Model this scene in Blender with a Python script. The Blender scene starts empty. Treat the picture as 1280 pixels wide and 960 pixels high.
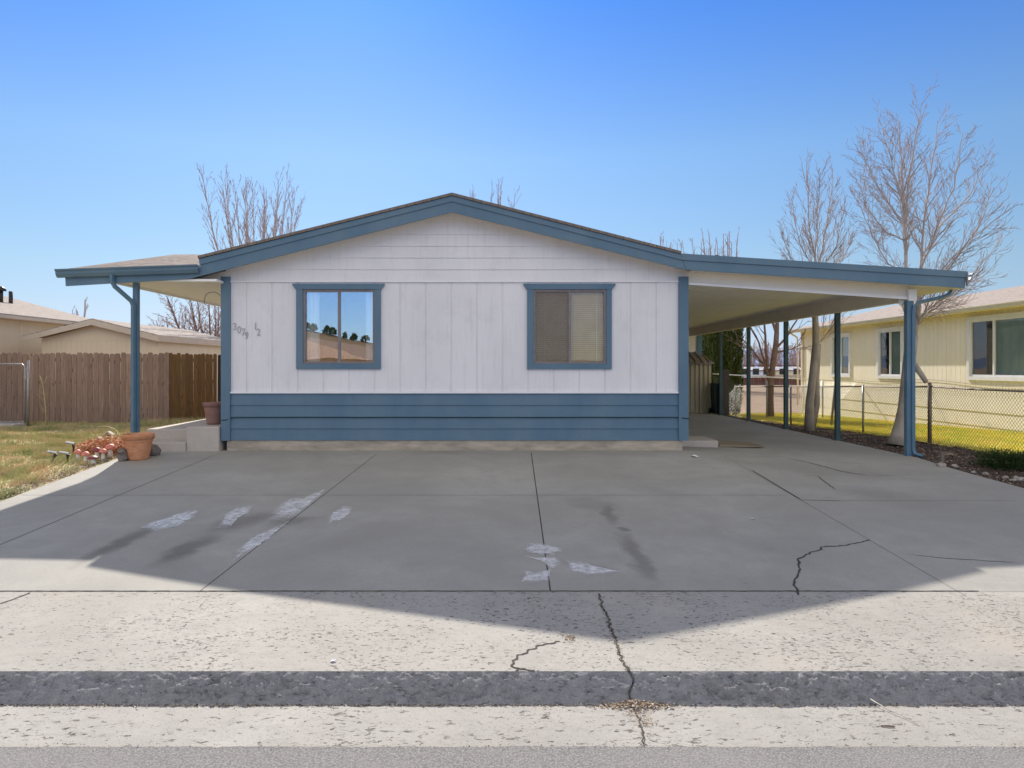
import bpy, math, random
from mathutils import Vector, noise, Matrix
R = math.radians
random.seed(7)
S = bpy.context.scene
COL = S.collection
CAMZ = 1.45; FPX = 900.0; VX = 624.0; VY = 459.0

# ------------------------------------------------------------------ helpers
ORG = {}
def clamp(v, a=0., b=1.): return max(a, min(b, v))
def sm(v): v = clamp(v); return v*v*(3-2*v)
def at(px, py, Y):            # point at real depth Y seen at a photo pixel
    return Vector(((px-VX)*Y/FPX, Y, CAMZ-(py-VY)*Y/FPX))
def G(x, y):                  # ground height
    if y < 6.0: z = -.45+.03*clamp((y-4.49)/1.51)
    else: z = -.42+.42*clamp((y-6.0)/6.2)
    if x > 3.3: z -= .09*clamp((x-3.3)/3.2)*sm((y-8.5)/3.5)
    if x > 7.4: z -= .027*clamp(y-15, 0, 25)*clamp((x-7.4)/1.0)
    return z
def gp(px, py, dz=0.):        # ground point seen at a pixel
    d = 12.
    lo, hi = 1., 200.
    for _ in range(50):
        d = (lo+hi)/2; p = at(px, py, d)
        if p.z > G(p.x, p.y): lo = d
        else: hi = d
    p = at(px, py, d); p.z = G(p.x, p.y)+dz
    return p

class MB:
    def __init__(s): s.v = []; s.f = []; s.m = []; s.sm = []
    def add(s, vs, fs, m=0, smooth=False):
        o = len(s.v); s.v += [tuple(v) for v in vs]
        for f in fs: s.f.append(tuple(i+o for i in f)); s.m.append(m); s.sm.append(smooth)
        return s
    def quad(s, a, b, c, d, m=0): return s.add([a, b, c, d], [(0, 1, 2, 3)], m)
    def box(s, x0, x1, y0, y1, z0, z1, m=0, b=0.):
        if b <= 0:
            vs = [(x0,y0,z0),(x1,y0,z0),(x1,y1,z0),(x0,y1,z0),(x0,y0,z1),(x1,y0,z1),(x1,y1,z1),(x0,y1,z1)]
            fs = [(0,3,2,1),(4,5,6,7),(0,1,5,4),(1,2,6,5),(2,3,7,6),(3,0,4,7)]
            return s.add(vs, fs, m)
        # bevelled in plan and on top
        def ring(z, i):
            c = b
            X0, X1, Y0, Y1 = x0+i, x1-i, y0+i, y1-i
            return [(X0+c,Y0,z),(X1-c,Y0,z),(X1,Y0+c,z),(X1,Y1-c,z),(X1-c,Y1,z),(X0+c,Y1,z),(X0,Y1-c,z),(X0,Y0+c,z)]
        vs = ring(z0, 0)+ring(z1-b, 0)+ring(z1, b*.7)
        fs = [tuple(range(7, -1, -1)), tuple(range(16, 24))]
        for k in (0, 8):
            for i in range(8): fs.append((k+i, k+(i+1)%8, k+8+(i+1)%8, k+8+i))
        return s.add(vs, fs, m)
    def prism(s, pts, d, m=0):       # polygon extruded along vector d
        n = len(pts); d = Vector(d)
        vs = [Vector(p) for p in pts]+[Vector(p)+d for p in pts]
        fs = [tuple(range(n-1, -1, -1)), tuple(range(n, 2*n))]
        for i in range(n): fs.append((i, (i+1) % n, n+(i+1) % n, n+i))
        return s.add(vs, fs, m)
    def tube(s, pts, rad, k=6, m=0, caps=True, smooth=True):
        pts = [Vector(p) for p in pts]; n = len(pts)
        if not hasattr(rad, '__len__'): rad = [rad]*n
        up = Vector((.31, .17, .93)).normalized(); vs = []
        t0 = (pts[1]-pts[0]).normalized()
        u = t0.cross(up)
        if u.length < .1: u = t0.cross(Vector((1, 0, 0)))
        u.normalize()
        for i in range(n):
            t = (pts[min(i+1, n-1)]-pts[max(i-1, 0)]).normalized()
            u = (u-t*u.dot(t)); u.normalize(); w = t.cross(u)
            for j in range(k):
                a = 2*math.pi*j/k
                vs.append(pts[i]+(u*math.cos(a)+w*math.sin(a))*rad[i])
        fs = []
        for i in range(n-1):
            for j in range(k):
                fs.append((i*k+j, i*k+(j+1) % k, (i+1)*k+(j+1) % k, (i+1)*k+j))
        if caps: fs += [tuple(range(k-1, -1, -1)), tuple((n-1)*k+j for j in range(k))]
        return s.add(vs, fs, m, smooth)
    def lathe(s, c, prof, k=20, m=0, smooth=True, wob=0.):
        c = Vector(c); vs = []
        for r, z in prof:
            for j in range(k):
                a = 2*math.pi*j/k; rr = r*(1+wob*noise.noise(Vector((a*1.3+c.x, z*9, c.y))))
                vs.append(c+Vector((math.cos(a)*rr, math.sin(a)*rr, z)))
        fs = []; n = len(prof)
        for i in range(n-1):
            for j in range(k): fs.append((i*k+j, i*k+(j+1) % k, (i+1)*k+(j+1) % k, (i+1)*k+j))
        fs += [tuple(range(k-1, -1, -1)), tuple((n-1)*k+j for j in range(k))]
        return s.add(vs, fs, m, smooth)
    def blob(s, c, r, m=0, seed=0, amp=.25, n=2):
        import bmesh
        bm = bmesh.new(); bmesh.ops.create_icosphere(bm, subdivisions=n, radius=1)
        vs = []
        for v in bm.verts:
            k = 1+amp*noise.noise(v.co*1.7+Vector((seed*3.1, seed, 0)))*1.6
            vs.append((c[0]+v.co.x*r[0]*k, c[1]+v.co.y*r[1]*k, c[2]+v.co.z*r[2]*k))
        fs = [tuple(v.index for v in f.verts) for f in bm.faces]; bm.free()
        return s.add(vs, fs, m, True)
    def build(s, name, mats, parent=None, origin=None):
        o3 = ORG[parent] if parent is not None else Vector(origin or (0, 0, 0))
        me = bpy.data.meshes.new(name)
        me.from_pydata([(v[0]-o3.x, v[1]-o3.y, v[2]-o3.z) for v in s.v], [], s.f)
        if not isinstance(mats, (list, tuple)): mats = [mats]
        for mt in mats: me.materials.append(mt)
        me.polygons.foreach_set('material_index', s.m)
        me.polygons.foreach_set('use_smooth', s.sm)
        me.update()
        o = bpy.data.objects.new(name, me); COL.objects.link(o)
        if parent is not None: o.parent = parent
        else: o.location = o3
        ORG[o] = o3
        return o
def tag(o, label=None, cat=None, group=None, kind=None):
    if label: o['label'] = label
    if cat: o['category'] = cat
    if group: o['group'] = group
    if kind: o['kind'] = kind
    return o
def thing(name, loc, label, cat, group=None):
    o = bpy.data.objects.new(name, None); COL.objects.link(o); o.location = loc
    o.empty_display_size = .2
    ORG[o] = Vector(loc); return tag(o, label, cat, group)

# ------------------------------------------------------------------ materials
def lin(c):
    return tuple(((x/255)/12.92 if x/255 <= .04045 else ((x/255+.055)/1.055)**2.4) for x in c)+(1,)
class NT:
    def __init__(s, name):
        s.mat = bpy.data.materials.new(name); s.mat.use_nodes = True
        s.t = s.mat.node_tree; s.t.nodes.clear()
        s.out = s.n('ShaderNodeOutputMaterial'); s.b = s.n('ShaderNodeBsdfPrincipled')
        s.l(s.b.outputs[0], s.out.inputs[0])
        s.geo = s.n('ShaderNodeNewGeometry'); s.pos = s.geo.outputs['Position']
    def n(s, t, **k):
        nd = s.t.nodes.new(t)
        for a, v in k.items(): setattr(nd, a, v)
        return nd
    def l(s, a, b): s.t.links.new(a, b)
    def setin(s, sock, v):
        if hasattr(v, 'is_output') or isinstance(v, bpy.types.NodeSocket): s.l(v, sock)
        else: sock.default_value = v
    def noise(s, scale, detail=4, rough=.55, vec=None, dist=0.):
        nd = s.n('ShaderNodeTexNoise'); nd.inputs['Scale'].default_value = scale
        nd.inputs['Detail'].default_value = detail; nd.inputs['Roughness'].default_value = rough
        nd.inputs['Distortion'].default_value = dist
        s.l(vec if vec is not None else s.pos, nd.inputs['Vector']); return nd.outputs['Fac']
    def vor(s, scale, vec=None, feature='F1', rnd=1.):
        nd = s.n('ShaderNodeTexVoronoi', feature=feature); nd.inputs['Scale'].default_value = scale
        nd.inputs['Randomness'].default_value = rnd
        s.l(vec if vec is not None else s.pos, nd.inputs['Vector']); return nd
    def mapping(s, scale=(1, 1, 1), loc=(0, 0, 0), rot=(0, 0, 0), vec=None, vt='POINT'):
        nd = s.n('ShaderNodeMapping', vector_type=vt)
        nd.inputs['Scale'].default_value = scale; nd.inputs['Location'].default_value = loc
        nd.inputs['Rotation'].default_value = rot
        s.l(vec if vec is not None else s.pos, nd.inputs['Vector']); return nd.outputs[0]
    def math(s, op, a, b=0., cl=False):
        nd = s.n('ShaderNodeMath', operation=op, use_clamp=cl)
        s.setin(nd.inputs[0], a); s.setin(nd.inputs[1], b); return nd.outputs[0]
    def rng(s, v, a, b, c=0., d=1., smooth=False):
        nd = s.n('ShaderNodeMapRange'); nd.interpolation_type = 'SMOOTHSTEP' if smooth else 'LINEAR'
        s.setin(nd.inputs[0], v)
        for i, q in enumerate((a, b, c, d)): nd.inputs[i+1].default_value = q
        return nd.outputs[0]
    def mix(s, f, a, b, bt='MIX'):
        nd = s.n('ShaderNodeMix', data_type='RGBA', blend_type=bt)
        s.setin(nd.inputs[0], f); s.setin(nd.inputs[6], a); s.setin(nd.inputs[7], b); return nd.outputs[2]
    def bump(s, h, strength=.3, dist=.01, prev=None):
        nd = s.n('ShaderNodeBump'); nd.inputs['Strength'].default_value = strength
        nd.inputs['Distance'].default_value = dist; s.l(h, nd.inputs['Height'])
        if prev is not None: s.l(prev, nd.inputs['Normal'])
        s.l(nd.outputs[0], s.b.inputs['Normal']); return nd.outputs[0]
    def fin(s, col=None, rough=.6, spec=.3, metal=0.):
        if col is not None: s.setin(s.b.inputs['Base Color'], col)
        s.setin(s.b.inputs['Roughness'], rough); s.b.inputs['Specular IOR Level'].default_value = spec
        s.b.inputs['Metallic'].default_value = metal
        return s.mat
def c3(r, g=None, b=None):
    if g is None: g = b = r
    return (r, g, b, 1)
def pm(name, a, b, scale=6, rough=.6, bump=.1, bscale=60, spec=.3, metal=0., stretch=(1, 1, 1), lo=.35, hi=.65):
    t = NT(name); v = t.mapping(stretch)
    f = t.rng(t.noise(scale, 5, .6, v), lo, hi)
    col = t.mix(f, a, b)
    if bump: t.bump(t.noise(bscale, 3, .6, v), bump, .01)
    return t.fin(col, rough, spec, metal)

def paint(name, a, b, dirt, rough=.5):
    t = NT(name)
    col = t.mix(t.rng(t.noise(1.3, 4, .6, t.mapping((1,1,.5))), .35, .65), a, b)
    col = t.mix(t.rng(t.noise(5, 6, .75, t.mapping((3.5,3.5,.25))), .52, .8, 0, .35), col, dirt)
    col = t.mix(t.rng(t.noise(1.7, 5, .7), .55, .8, 0, .25), col, dirt)
    nl = t.vor(1., t.mapping((9,9,5)), rnd=.35); col = t.mix(t.rng(nl.outputs['Distance'], .035, .06, .35, 0), col, dirt)
    n1 = t.bump(t.noise(70, 4, .7, t.mapping((1,1,.12))), .35, .003); t.bump(t.noise(2.5, 3, .5), .25, .012, n1)
    return t.fin(col, rough, .3)
WHITE = paint('white_siding_paint', c3(.81,.785,.785), c3(.75,.73,.73), c3(.46,.43,.40))
WIRE = pm('pale_fence_wire', c3(.17,.155,.135), c3(.24,.22,.195), 10, .5, 0)
CEIL = pm('off_white_ceiling', c3(.88,.86,.80), c3(.84,.82,.76), 1.2, .55, .04)
WHITE2 = pm('white_trim_paint', c3(.84,.83,.83), c3(.78,.77,.77), 3, .45, .05)
CREAM = pm('cream_paint', c3(.86,.81,.71), c3(.80,.75,.66), 1.2, .55, .06)
CREAMD = pm('cream_beam_paint', c3(.78,.72,.62), c3(.72,.66,.57), 1.4, .55, .06)
BLUE = paint('slate_blue_paint', c3(.09,.165,.235), c3(.125,.20,.26), c3(.17,.20,.22))
BLUEP = pm('blue_post_paint', c3(.085,.175,.25), c3(.12,.205,.275), 5, .4, .08, 60)
GREENP = pm('dark_teal_post_paint', c3(.05,.095,.105), c3(.07,.12,.13), 6, .45, .08, 60)
FRAME = pm('bronze_window_frame', c3(.20,.17,.165), c3(.25,.215,.21), 12, .4, .03)
VINYL = pm('white_vinyl', c3(.74,.74,.76), c3(.68,.68,.70), 4, .35, .02)
BLACKP = pm('black_plastic', c3(.018), c3(.035), 20, .4, .05)
GALV = pm('galvanised_steel', c3(.30,.30,.30), c3(.40,.40,.40), 20, .4, .05, metal=.6)
RUST = pm('weathered_steel', c3(.16,.13,.11), c3(.24,.20,.17), 20, .6, .1, metal=.3)
TERRA = pm('terracotta', c3(.50,.20,.09), c3(.62,.31,.17), 9, .75, .15, 50, stretch=(1,1,2.5))
TERRAD = pm('dusty_rose_clay', c3(.26,.14,.11), c3(.32,.18,.145), 9, .75, .15, 50)
YELL = pm('yellow_siding_paint', c3(.78,.67,.48), c3(.72,.62,.44), 1.1, .6, .1, 50, stretch=(1,1,.3))
YELLG = pm('pale_olive_siding_paint', c3(.82,.76,.62), c3(.76,.70,.565), .9, .6, .1, 50, stretch=(1,1,.3))
TANTRIM = pm('tan_trim_paint', c3(.62,.53,.41), c3(.56,.48,.37), 2, .6, .1)
INT = pm('room_wall', c3(.16,.14,.12), c3(.12,.105,.09), 2, .8, 0)
SHEER = pm('white_sheer_curtain', c3(.92,.93,.95), c3(.86,.88,.92), 3, .8, .1)
BLIND = pm('bounce_lit_blind_slats', c3(.97,.72,.40), c3(.88,.60,.30), 3, .5, .03)  # warm light bounced off the ground is put into the slat colour
DARKG = pm('dark_green_plastic', c3(.012,.03,.03), c3(.02,.042,.04), 8, .4, .05)
RED = pm('red_cap_paint', c3(.58,.13,.08), c3(.70,.30,.22), 30, .5, .05)
DKRED = pm('maroon_cap_paint', c3(.18,.04,.045), c3(.26,.07,.07), 30, .5, .05)
STEM = pm('white_stem_paint', c3(.78,.74,.68), c3(.66,.62,.56), 30, .6, .05)
ROCK = pm('grey_brown_rock', c3(.13,.11,.10), c3(.22,.19,.16), 14, .85, .4, 40)
ROCKL = pm('pale_river_rock', c3(.28,.25,.21), c3(.42,.38,.33), 14, .8, .3, 40)
PAPER = pm('white_paper', c3(.82), c3(.76), 10, .7, .05)
DIGIT = pm('faded_grey_metal', c3(.40,.385,.39), c3(.48,.46,.46), 30, .5, .02)
SHEDM = pm('ribbed_steel_tan', c3(.62,.54,.36), c3(.52,.45,.30), 3, .45, .05, stretch=(1,1,.3))
SHEDR = pm('brown_shed_roof', c3(.22,.18,.145), c3(.28,.23,.19), 3, .5, .05)
ALUM = pm('dull_solar_cell', c3(.12,.13,.13), c3(.3,.3,.28), 10, .5, .02)

def glass_mat(name, refl, tint=(1, 1, 1)):
    t = NT(name); t.t.nodes.remove(t.b)
    g = t.n('ShaderNodeBsdfGlossy'); g.inputs['Roughness'].default_value = .003; g.inputs['Color'].default_value = (*tint, 1)
    tr = t.n('ShaderNodeBsdfTransparent'); tr.inputs['Color'].default_value = (.9, .92, .91, 1)
    fr = t.n('ShaderNodeLayerWeight'); fr.inputs['Blend'].default_value = .5; fz = t.math('POWER', fr.outputs['Facing'], 4.)
    mx = t.n('ShaderNodeMixShader'); t.l(t.math('ADD', t.math('MULTIPLY', fz, .8), refl, True), mx.inputs[0])
    t.l(tr.outputs[0], mx.inputs[1]); t.l(g.outputs[0], mx.inputs[2]); t.l(mx.outputs[0], t.out.inputs[0])
    # slight waviness of old double glazing
    b = t.n('ShaderNodeBump'); b.inputs['Strength'].default_value = .05; b.inputs['Distance'].default_value = .02
    t.l(t.noise(2.2, 1, .4), b.inputs['Height']); t.l(b.outputs[0], g.inputs['Normal'])
    return t.mat
GLASS_L = glass_mat('coated_glass', .30)
GLASS_R = glass_mat('clear_glass', .035)
GLASS_N = glass_mat('neighbour_glass', .03)
def screen_mat():
    t = NT('insect_screen'); 
    tr = t.n('ShaderNodeBsdfTransparent'); mx = t.n('ShaderNodeMixShader'); mx.inputs[0].default_value = .5
    t.l(tr.outputs[0], mx.inputs[1]); t.l(t.b.outputs[0], mx.inputs[2]); t.l(mx.outputs[0], t.out.inputs[0])
    return t.fin(c3(.22,.185,.155), .8)
SCREEN = screen_mat()

def shingle_mat(name, a, b, c, rot=0., sc=1., sp=.35):
    t = NT(name)
    v = t.mapping((1, 1, 1), rot=(0, 0, rot))
    dn = t.n('ShaderNodeVectorMath', operation='ADD'); t.l(v, dn.inputs[0])
    off = t.n('ShaderNodeVectorMath', operation='SCALE'); nz = t.n('ShaderNodeTexNoise'); nz.inputs['Scale'].default_value = 5
    t.l(t.pos, nz.inputs['Vector']); t.l(nz.outputs['Color'], off.inputs[0]); off.inputs['Scale'].default_value = .03; t.l(off.outputs[0], dn.inputs[1])
    br = t.n('ShaderNodeTexBrick'); t.l(dn.outputs[0], br.inputs['Vector'])
    br.inputs['Scale'].default_value = sc; br.inputs['Brick Width'].default_value = .24; br.inputs['Row Height'].default_value = .14
    br.inputs['Mortar Size'].default_value = .008; br.inputs['Mortar Smooth'].default_value = .3
    br.inputs['Color1'].default_value = a; br.inputs['Color2'].default_value = b; br.inputs['Mortar'].default_value = c3(.05,.04,.035)
    col = t.mix(t.rng(t.noise(9, 3, .6), .4, .6, 0, .8), br.outputs['Color'], c)
    col = t.mix(t.rng(t.noise(220, 2, .7), .3, .7, 0, sp), col, c3(.55,.5,.45))
    n1 = t.bump(t.math('SUBTRACT', 1., br.outputs['Fac']), .7, .012)
    t.bump(t.noise(150, 2, .6), .4, .006, n1)
    return t.fin(col, .9, .1)
SH_MAIN = shingle_mat('brown_shingles', c3(.13,.095,.075), c3(.18,.14,.11), c3(.10,.08,.07), math.pi/2)
SH_PORCH = shingle_mat('tan_brown_shingles', c3(.20,.145,.12), c3(.06,.045,.04), c3(.24,.19,.155), 0., .45, .08)
SH_NB = shingle_mat('grey_tan_shingles', c3(.36,.30,.255), c3(.26,.215,.18), c3(.40,.34,.29), math.pi/2)

def concrete(name, base, dark, pits=0., pitscale=(9, 26, 1), blobs=(), warm=None, rough=.85, crackle=0.):
    t = NT(name)
    col = t.mix(t.rng(t.noise(.55, 5, .6, dist=.6), .35, .68), base, dark)
    col = t.mix(t.rng(t.noise(3.2, 6, .7), .4, .7, 0, .6), col, tuple(x*.76 for x in base[:3])+(1,))
    col = t.mix(t.rng(t.noise(90, 4, .75), .48, .75, 0, .6), col, tuple(x*.5 for x in base[:3])+(1,))
    col = t.mix(t.rng(t.noise(130, 3, .7), .58, .75, 0, .4), col, tuple(min(1, x*1.35) for x in base[:3])+(1,))
    # tiny black specks
    sp = t.vor(16); spd = t.rng(sp.outputs['Distance'], .02, .07, 1, 0)
    spr = t.math('GREATER_THAN', t.noise(4.1, 2, .5), .52)
    col = t.mix(t.math('MULTIPLY', t.math('MULTIPLY', spd, spr), .55), col, c3(.05,.045,.04))
    h = t.noise(120, 4, .7)
    pit = None
    if pits > 0:
        v = t.mapping((pitscale[0], pitscale[1], 1))
        dn = t.n('ShaderNodeVectorMath', operation='ADD'); nz = t.n('ShaderNodeTexNoise'); nz.inputs['Scale'].default_value = 14
        t.l(t.pos, nz.inputs['Vector']); t.l(v, dn.inputs[0]); t.l(nz.outputs['Color'], dn.inputs[1])
        p1 = t.noise(1.0, 3.5, .62, dn.outputs[0])
        p2 = t.noise(2.3, 3, .62, dn.outputs[0])
        big = t.rng(t.noise(1.7, 4, .7), .36, .64, .075, -.015)
        pit = t.rng(t.math('ADD', p1, big), .405+.02*pits, .345+.02*pits, 0, 1)
        pit2 = t.rng(t.math('ADD', p2, big), .365+.02*pits, .31+.02*pits, 0, .8)
        pit = t.math('MAXIMUM', pit, pit2)
        col = t.mix(t.math('MULTIPLY', pit, t.rng(t.noise(21, 3, .6), .35, .6, .35, 1.)), col, c3(.10,.085,.07))
        gr2 = t.rng(t.noise(7, 6, .8, t.mapping((1, 2, 1))), .5, .72, 0, .42); col = t.mix(gr2, col, c3(.20,.185,.16))
    # blobs: (x, y, rx, ry, angle, strength)
    if blobs:
        dn = t.n('ShaderNodeVectorMath', operation='ADD'); sc = t.n('ShaderNodeVectorMath', operation='SCALE')
        nz = t.n('ShaderNodeTexNoise'); nz.inputs['Scale'].default_value = 3.5; nz.inputs['Detail'].default_value = 8; nz.inputs['Roughness'].default_value = .65
        t.l(t.pos, nz.inputs['Vector'])
        sb = t.n('ShaderNodeVectorMath', operation='SUBTRACT'); t.l(nz.outputs['Color'], sb.inputs[0]); sb.inputs[1].default_value = (.5, .5, .5)
        t.l(sb.outputs[0], sc.inputs[0]); sc.inputs['Scale'].default_value = .35
        t.l(t.pos, dn.inputs[0]); t.l(sc.outputs[0], dn.inputs[1])
        acc = None
        for (x, y, z, rx, ry, a, st) in blobs:
            m = t.mapping((rx, ry, 3.), (x, y, z), (0, 0, a), dn.outputs[0], 'TEXTURE')
            ln = t.n('ShaderNodeVectorMath', operation='LENGTH'); t.l(m, ln.inputs[0])
            f = t.rng(ln.outputs['Value'], 1.1, .25, 0, st, True)
            acc = f if acc is None else t.math('MAXIMUM', acc, f)
        col = t.mix(acc, col, c3(.09,.08,.064), 'MIX')
    if warm: col = t.mix(t.rng(t.noise(.9, 3, .6), .55, .75, 0, .3), col, warm)
    nb = t.bump(h, .35, .004)
    if pit is not None: t.bump(t.math('SUBTRACT', 1., pit), .8, .008, nb)
    return t.fin(col, rough, .2)

# ------------------------------------------------------------------ world, sun, camera
W = bpy.data.worlds.new('World'); S.world = W; W.use_nodes = True
nt = W.node_tree; nt.nodes.clear()
sky = nt.nodes.new('ShaderNodeTexSky'); sky.sky_type = 'NISHITA'; sky.sun_disc = False
SV = Vector((-.3457, 1.482, 1.0)).normalized()          # towards the sun
sky.sun_elevation = math.asin(SV.z); sky.sun_rotation = math.atan2(SV.x, SV.y)
sky.altitude = 1400; sky.air_density = 1.0; sky.dust_density = .35; sky.ozone_density = 3.0
bg = nt.nodes.new('ShaderNodeBackground'); bg.inputs[1].default_value = .13
wo = nt.nodes.new('ShaderNodeOutputWorld')
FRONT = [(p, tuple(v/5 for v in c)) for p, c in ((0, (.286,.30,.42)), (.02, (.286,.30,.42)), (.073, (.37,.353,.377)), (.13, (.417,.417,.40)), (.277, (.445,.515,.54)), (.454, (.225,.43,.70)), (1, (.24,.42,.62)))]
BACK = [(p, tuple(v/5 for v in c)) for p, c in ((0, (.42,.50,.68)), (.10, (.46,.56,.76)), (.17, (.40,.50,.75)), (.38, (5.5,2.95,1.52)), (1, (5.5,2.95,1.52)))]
# sky tinted by direction: bluer towards the sun, brightness added opposite to fill shade
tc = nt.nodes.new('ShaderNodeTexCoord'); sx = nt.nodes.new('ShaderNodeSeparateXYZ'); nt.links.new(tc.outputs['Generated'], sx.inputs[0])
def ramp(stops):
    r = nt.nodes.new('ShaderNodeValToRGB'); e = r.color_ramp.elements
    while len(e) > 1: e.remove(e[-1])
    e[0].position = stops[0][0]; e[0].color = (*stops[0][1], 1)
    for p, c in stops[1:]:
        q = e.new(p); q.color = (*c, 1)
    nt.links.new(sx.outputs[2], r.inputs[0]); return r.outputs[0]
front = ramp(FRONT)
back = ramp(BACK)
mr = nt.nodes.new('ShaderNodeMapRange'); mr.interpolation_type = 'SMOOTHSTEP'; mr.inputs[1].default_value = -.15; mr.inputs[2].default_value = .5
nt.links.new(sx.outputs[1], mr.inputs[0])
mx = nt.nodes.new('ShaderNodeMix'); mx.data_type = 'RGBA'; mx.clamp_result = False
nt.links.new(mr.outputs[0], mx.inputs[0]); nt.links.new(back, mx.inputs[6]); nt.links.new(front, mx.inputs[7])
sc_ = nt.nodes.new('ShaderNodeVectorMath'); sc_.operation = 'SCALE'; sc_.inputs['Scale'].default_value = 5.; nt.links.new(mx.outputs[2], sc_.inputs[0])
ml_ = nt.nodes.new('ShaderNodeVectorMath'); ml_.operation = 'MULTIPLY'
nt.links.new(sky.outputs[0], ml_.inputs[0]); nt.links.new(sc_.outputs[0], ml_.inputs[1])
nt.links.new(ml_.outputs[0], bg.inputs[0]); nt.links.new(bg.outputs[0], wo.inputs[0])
sd = bpy.data.lights.new('sun', 'SUN'); sd.energy = 3.6; sd.angle = R(.53); sd.color = (1, .93, .84)
so = bpy.data.objects.new('sun', sd); COL.objects.link(so); so.location = (-10, 40, 30)
so.rotation_euler = (-SV).to_track_quat('-Z', 'Y').to_euler()
cd = bpy.data.cameras.new('camera'); cd.sensor_width = 36; cd.lens = FPX/1280*36
cd.shift_x = (640-VX)/1280; cd.shift_y = (VY-480)/1280
cd.clip_start = .05; cd.clip_end = 20000
co = bpy.data.objects.new('camera', cd); COL.objects.link(co); co.location = (0, 0, CAMZ); co.rotation_euler = (R(90), 0, 0)
S.camera = co
S.view_settings.view_transform = 'Standard'; S.view_settings.look = 'None'
S.view_settings.exposure = .9; S.view_settings.gamma = 1

# ------------------------------------------------------------------ ground
def sheet(mb, xs, ys, zf, m=0, hole=None):
    nx, ny = len(xs), len(ys)
    vs = [(x, y, zf(x, y)) for y in ys for x in xs]
    fs = []
    for j in range(ny-1):
        for i in range(nx-1):
            if hole and hole((xs[i]+xs[i+1])/2, (ys[j]+ys[j+1])/2): continue
            fs.append((j*nx+i, j*nx+i+1, (j+1)*nx+i+1, (j+1)*nx+i))
    mb.add(vs, fs, m, True)
def fr(a, b, st):
    n = max(1, int(round((b-a)/st))); return [a+(b-a)*i/n for i in range(n+1)]

def soil():
    t = NT('dry_ground')
    col = t.mix(t.rng(t.noise(.35, 6, .65), .35, .65), c3(.40,.29,.20), c3(.50,.37,.27))
    col = t.mix(t.rng(t.noise(30, 5, .7), .4, .7, 0, .5), col, c3(.22,.16,.11))
    t.bump(t.noise(40, 5, .7), .5, .03)
    return t.fin(col, .95, .1)
SOIL = soil()
mb = MB()
xs = [-2500, -600, -150, -60, -30]+fr(-20, 20, 1.0)+[30, 60, 150, 600, 2500]
ys = [4.5]+fr(5, 45, 1.)+[60, 90, 150, 300, 800, 3000]
def gz(x, y):
    n = .02*noise.noise(Vector((x*.7, y*.7, 0))) if abs(x) < 25 and y < 50 else 0
    inside = -6.3 < x < 7.3 and y < 30
    return G(x, y)-(.10 if (inside or y < 6.6) else .035)+n
sheet(mb, xs, ys, gz)
tag(mb.build('ground', SOIL), kind='structure')

# street and gutter
def asphalt():
    t = NT('worn_asphalt')
    v1 = t.vor(85); g = t.rng(v1.outputs['Distance'], .1, .6)
    col = t.mix(g, c3(.30,.29,.275), c3(.165,.16,.155))
    col = t.mix(t.rng(t.noise(60, 4, .8), .5, .72, 0, .6), col, c3(.42,.41,.39))
    col = t.mix(t.rng(t.noise(1.2, 5, .6), .4, .7, 0, .4), col, c3(.30,.29,.275))
    sp = t.vor(30); col = t.mix(t.rng(sp.outputs['Distance'], .03, .1, .7, 0), col, c3(.03))
    n1 = t.bump(v1.outputs['Distance'], .4, .005); t.bump(t.noise(160, 3, .8), .5, .004, n1)
    return t.fin(col, .9, .2)
mb = MB()
GE = 3.83
def rz(x, y): return -.572-.012*clamp((GE-y)/3)+.004*noise.noise(Vector((x*2, y*2, 3)))
# ragged edge against the gutter
xs = fr(-9, 9, .03)
vs = []; fs = []
yy = [GE, 3.6, 3.0, 2.0, 0, -4.5, -9.0]
for j, y in enumerate(yy):
    for x in xs:
        e = (.012*noise.noise(Vector((x*5, 1, 0)))+.012*noise.noise(Vector((x*23, 2, 0)))) if j == 0 else 0
        vs.append((x, y+e, rz(x, y)+(.006 if j else .004)))
n = len(xs)
for j in range(len(yy)-1):
    for i in range(n-1): fs.append((j*n+i, (j+1)*n+i, (j+1)*n+i+1, j*n+i+1))
mb.add(vs, fs, 0, True)
mb.quad((-300, GE, -.57), (-300, -9, -.576), (-9, -9, -.576), (-9, GE, -.57)); mb.quad((9, GE, -.57), (9, -9, -.576), (300, -9, -.576), (300, GE, -.57))
tag(mb.build('road', asphalt()), kind='structure')

DIRT = pm('dark_joint_dirt', c3(.045,.04,.035), c3(.09,.08,.065), 30, .95, .2)
def strip(mb, pts, w, dz, m, jag=0., seed=0, step=.05, zf=G, taper=False):
    # thin dirt-filled crack or joint lying on the surface
    P = []
    for i in range(len(pts)-1):
        a, b = Vector(pts[i][:2]), Vector(pts[i+1][:2]); n = max(1, int((b-a).length/step))
        for k in range(n): P.append(a.lerp(b, k/n))
    P.append(Vector(pts[-1][:2]))
    vs = []; N = len(P)
    for i, p in enumerate(P):
        t = (P[min(i+1, N-1)]-P[max(i-1, 0)]).normalized(); nn = Vector((-t.y, t.x))
        o = jag*noise.noise(Vector((i*.55, seed*7.3, 0)))+jag*.5*noise.noise(Vector((i*1.7, seed*3.3, 4)))
        ww = w*(.65+.9*abs(noise.noise(Vector((i*.8, seed, 9))))) if jag else w*.5*2*.5
        if taper: ww *= min(1, (min(i, N-1-i)+.3)/5)
        for s_ in (-1, 1):
            q = p+nn*(o+s_*ww); vs.append((q.x, q.y, zf(q.x, q.y)+dz))
    mb.add(vs, [(2*i, 2*i+2, 2*i+3, 2*i+1) for i in range(N-1)], m)

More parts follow.
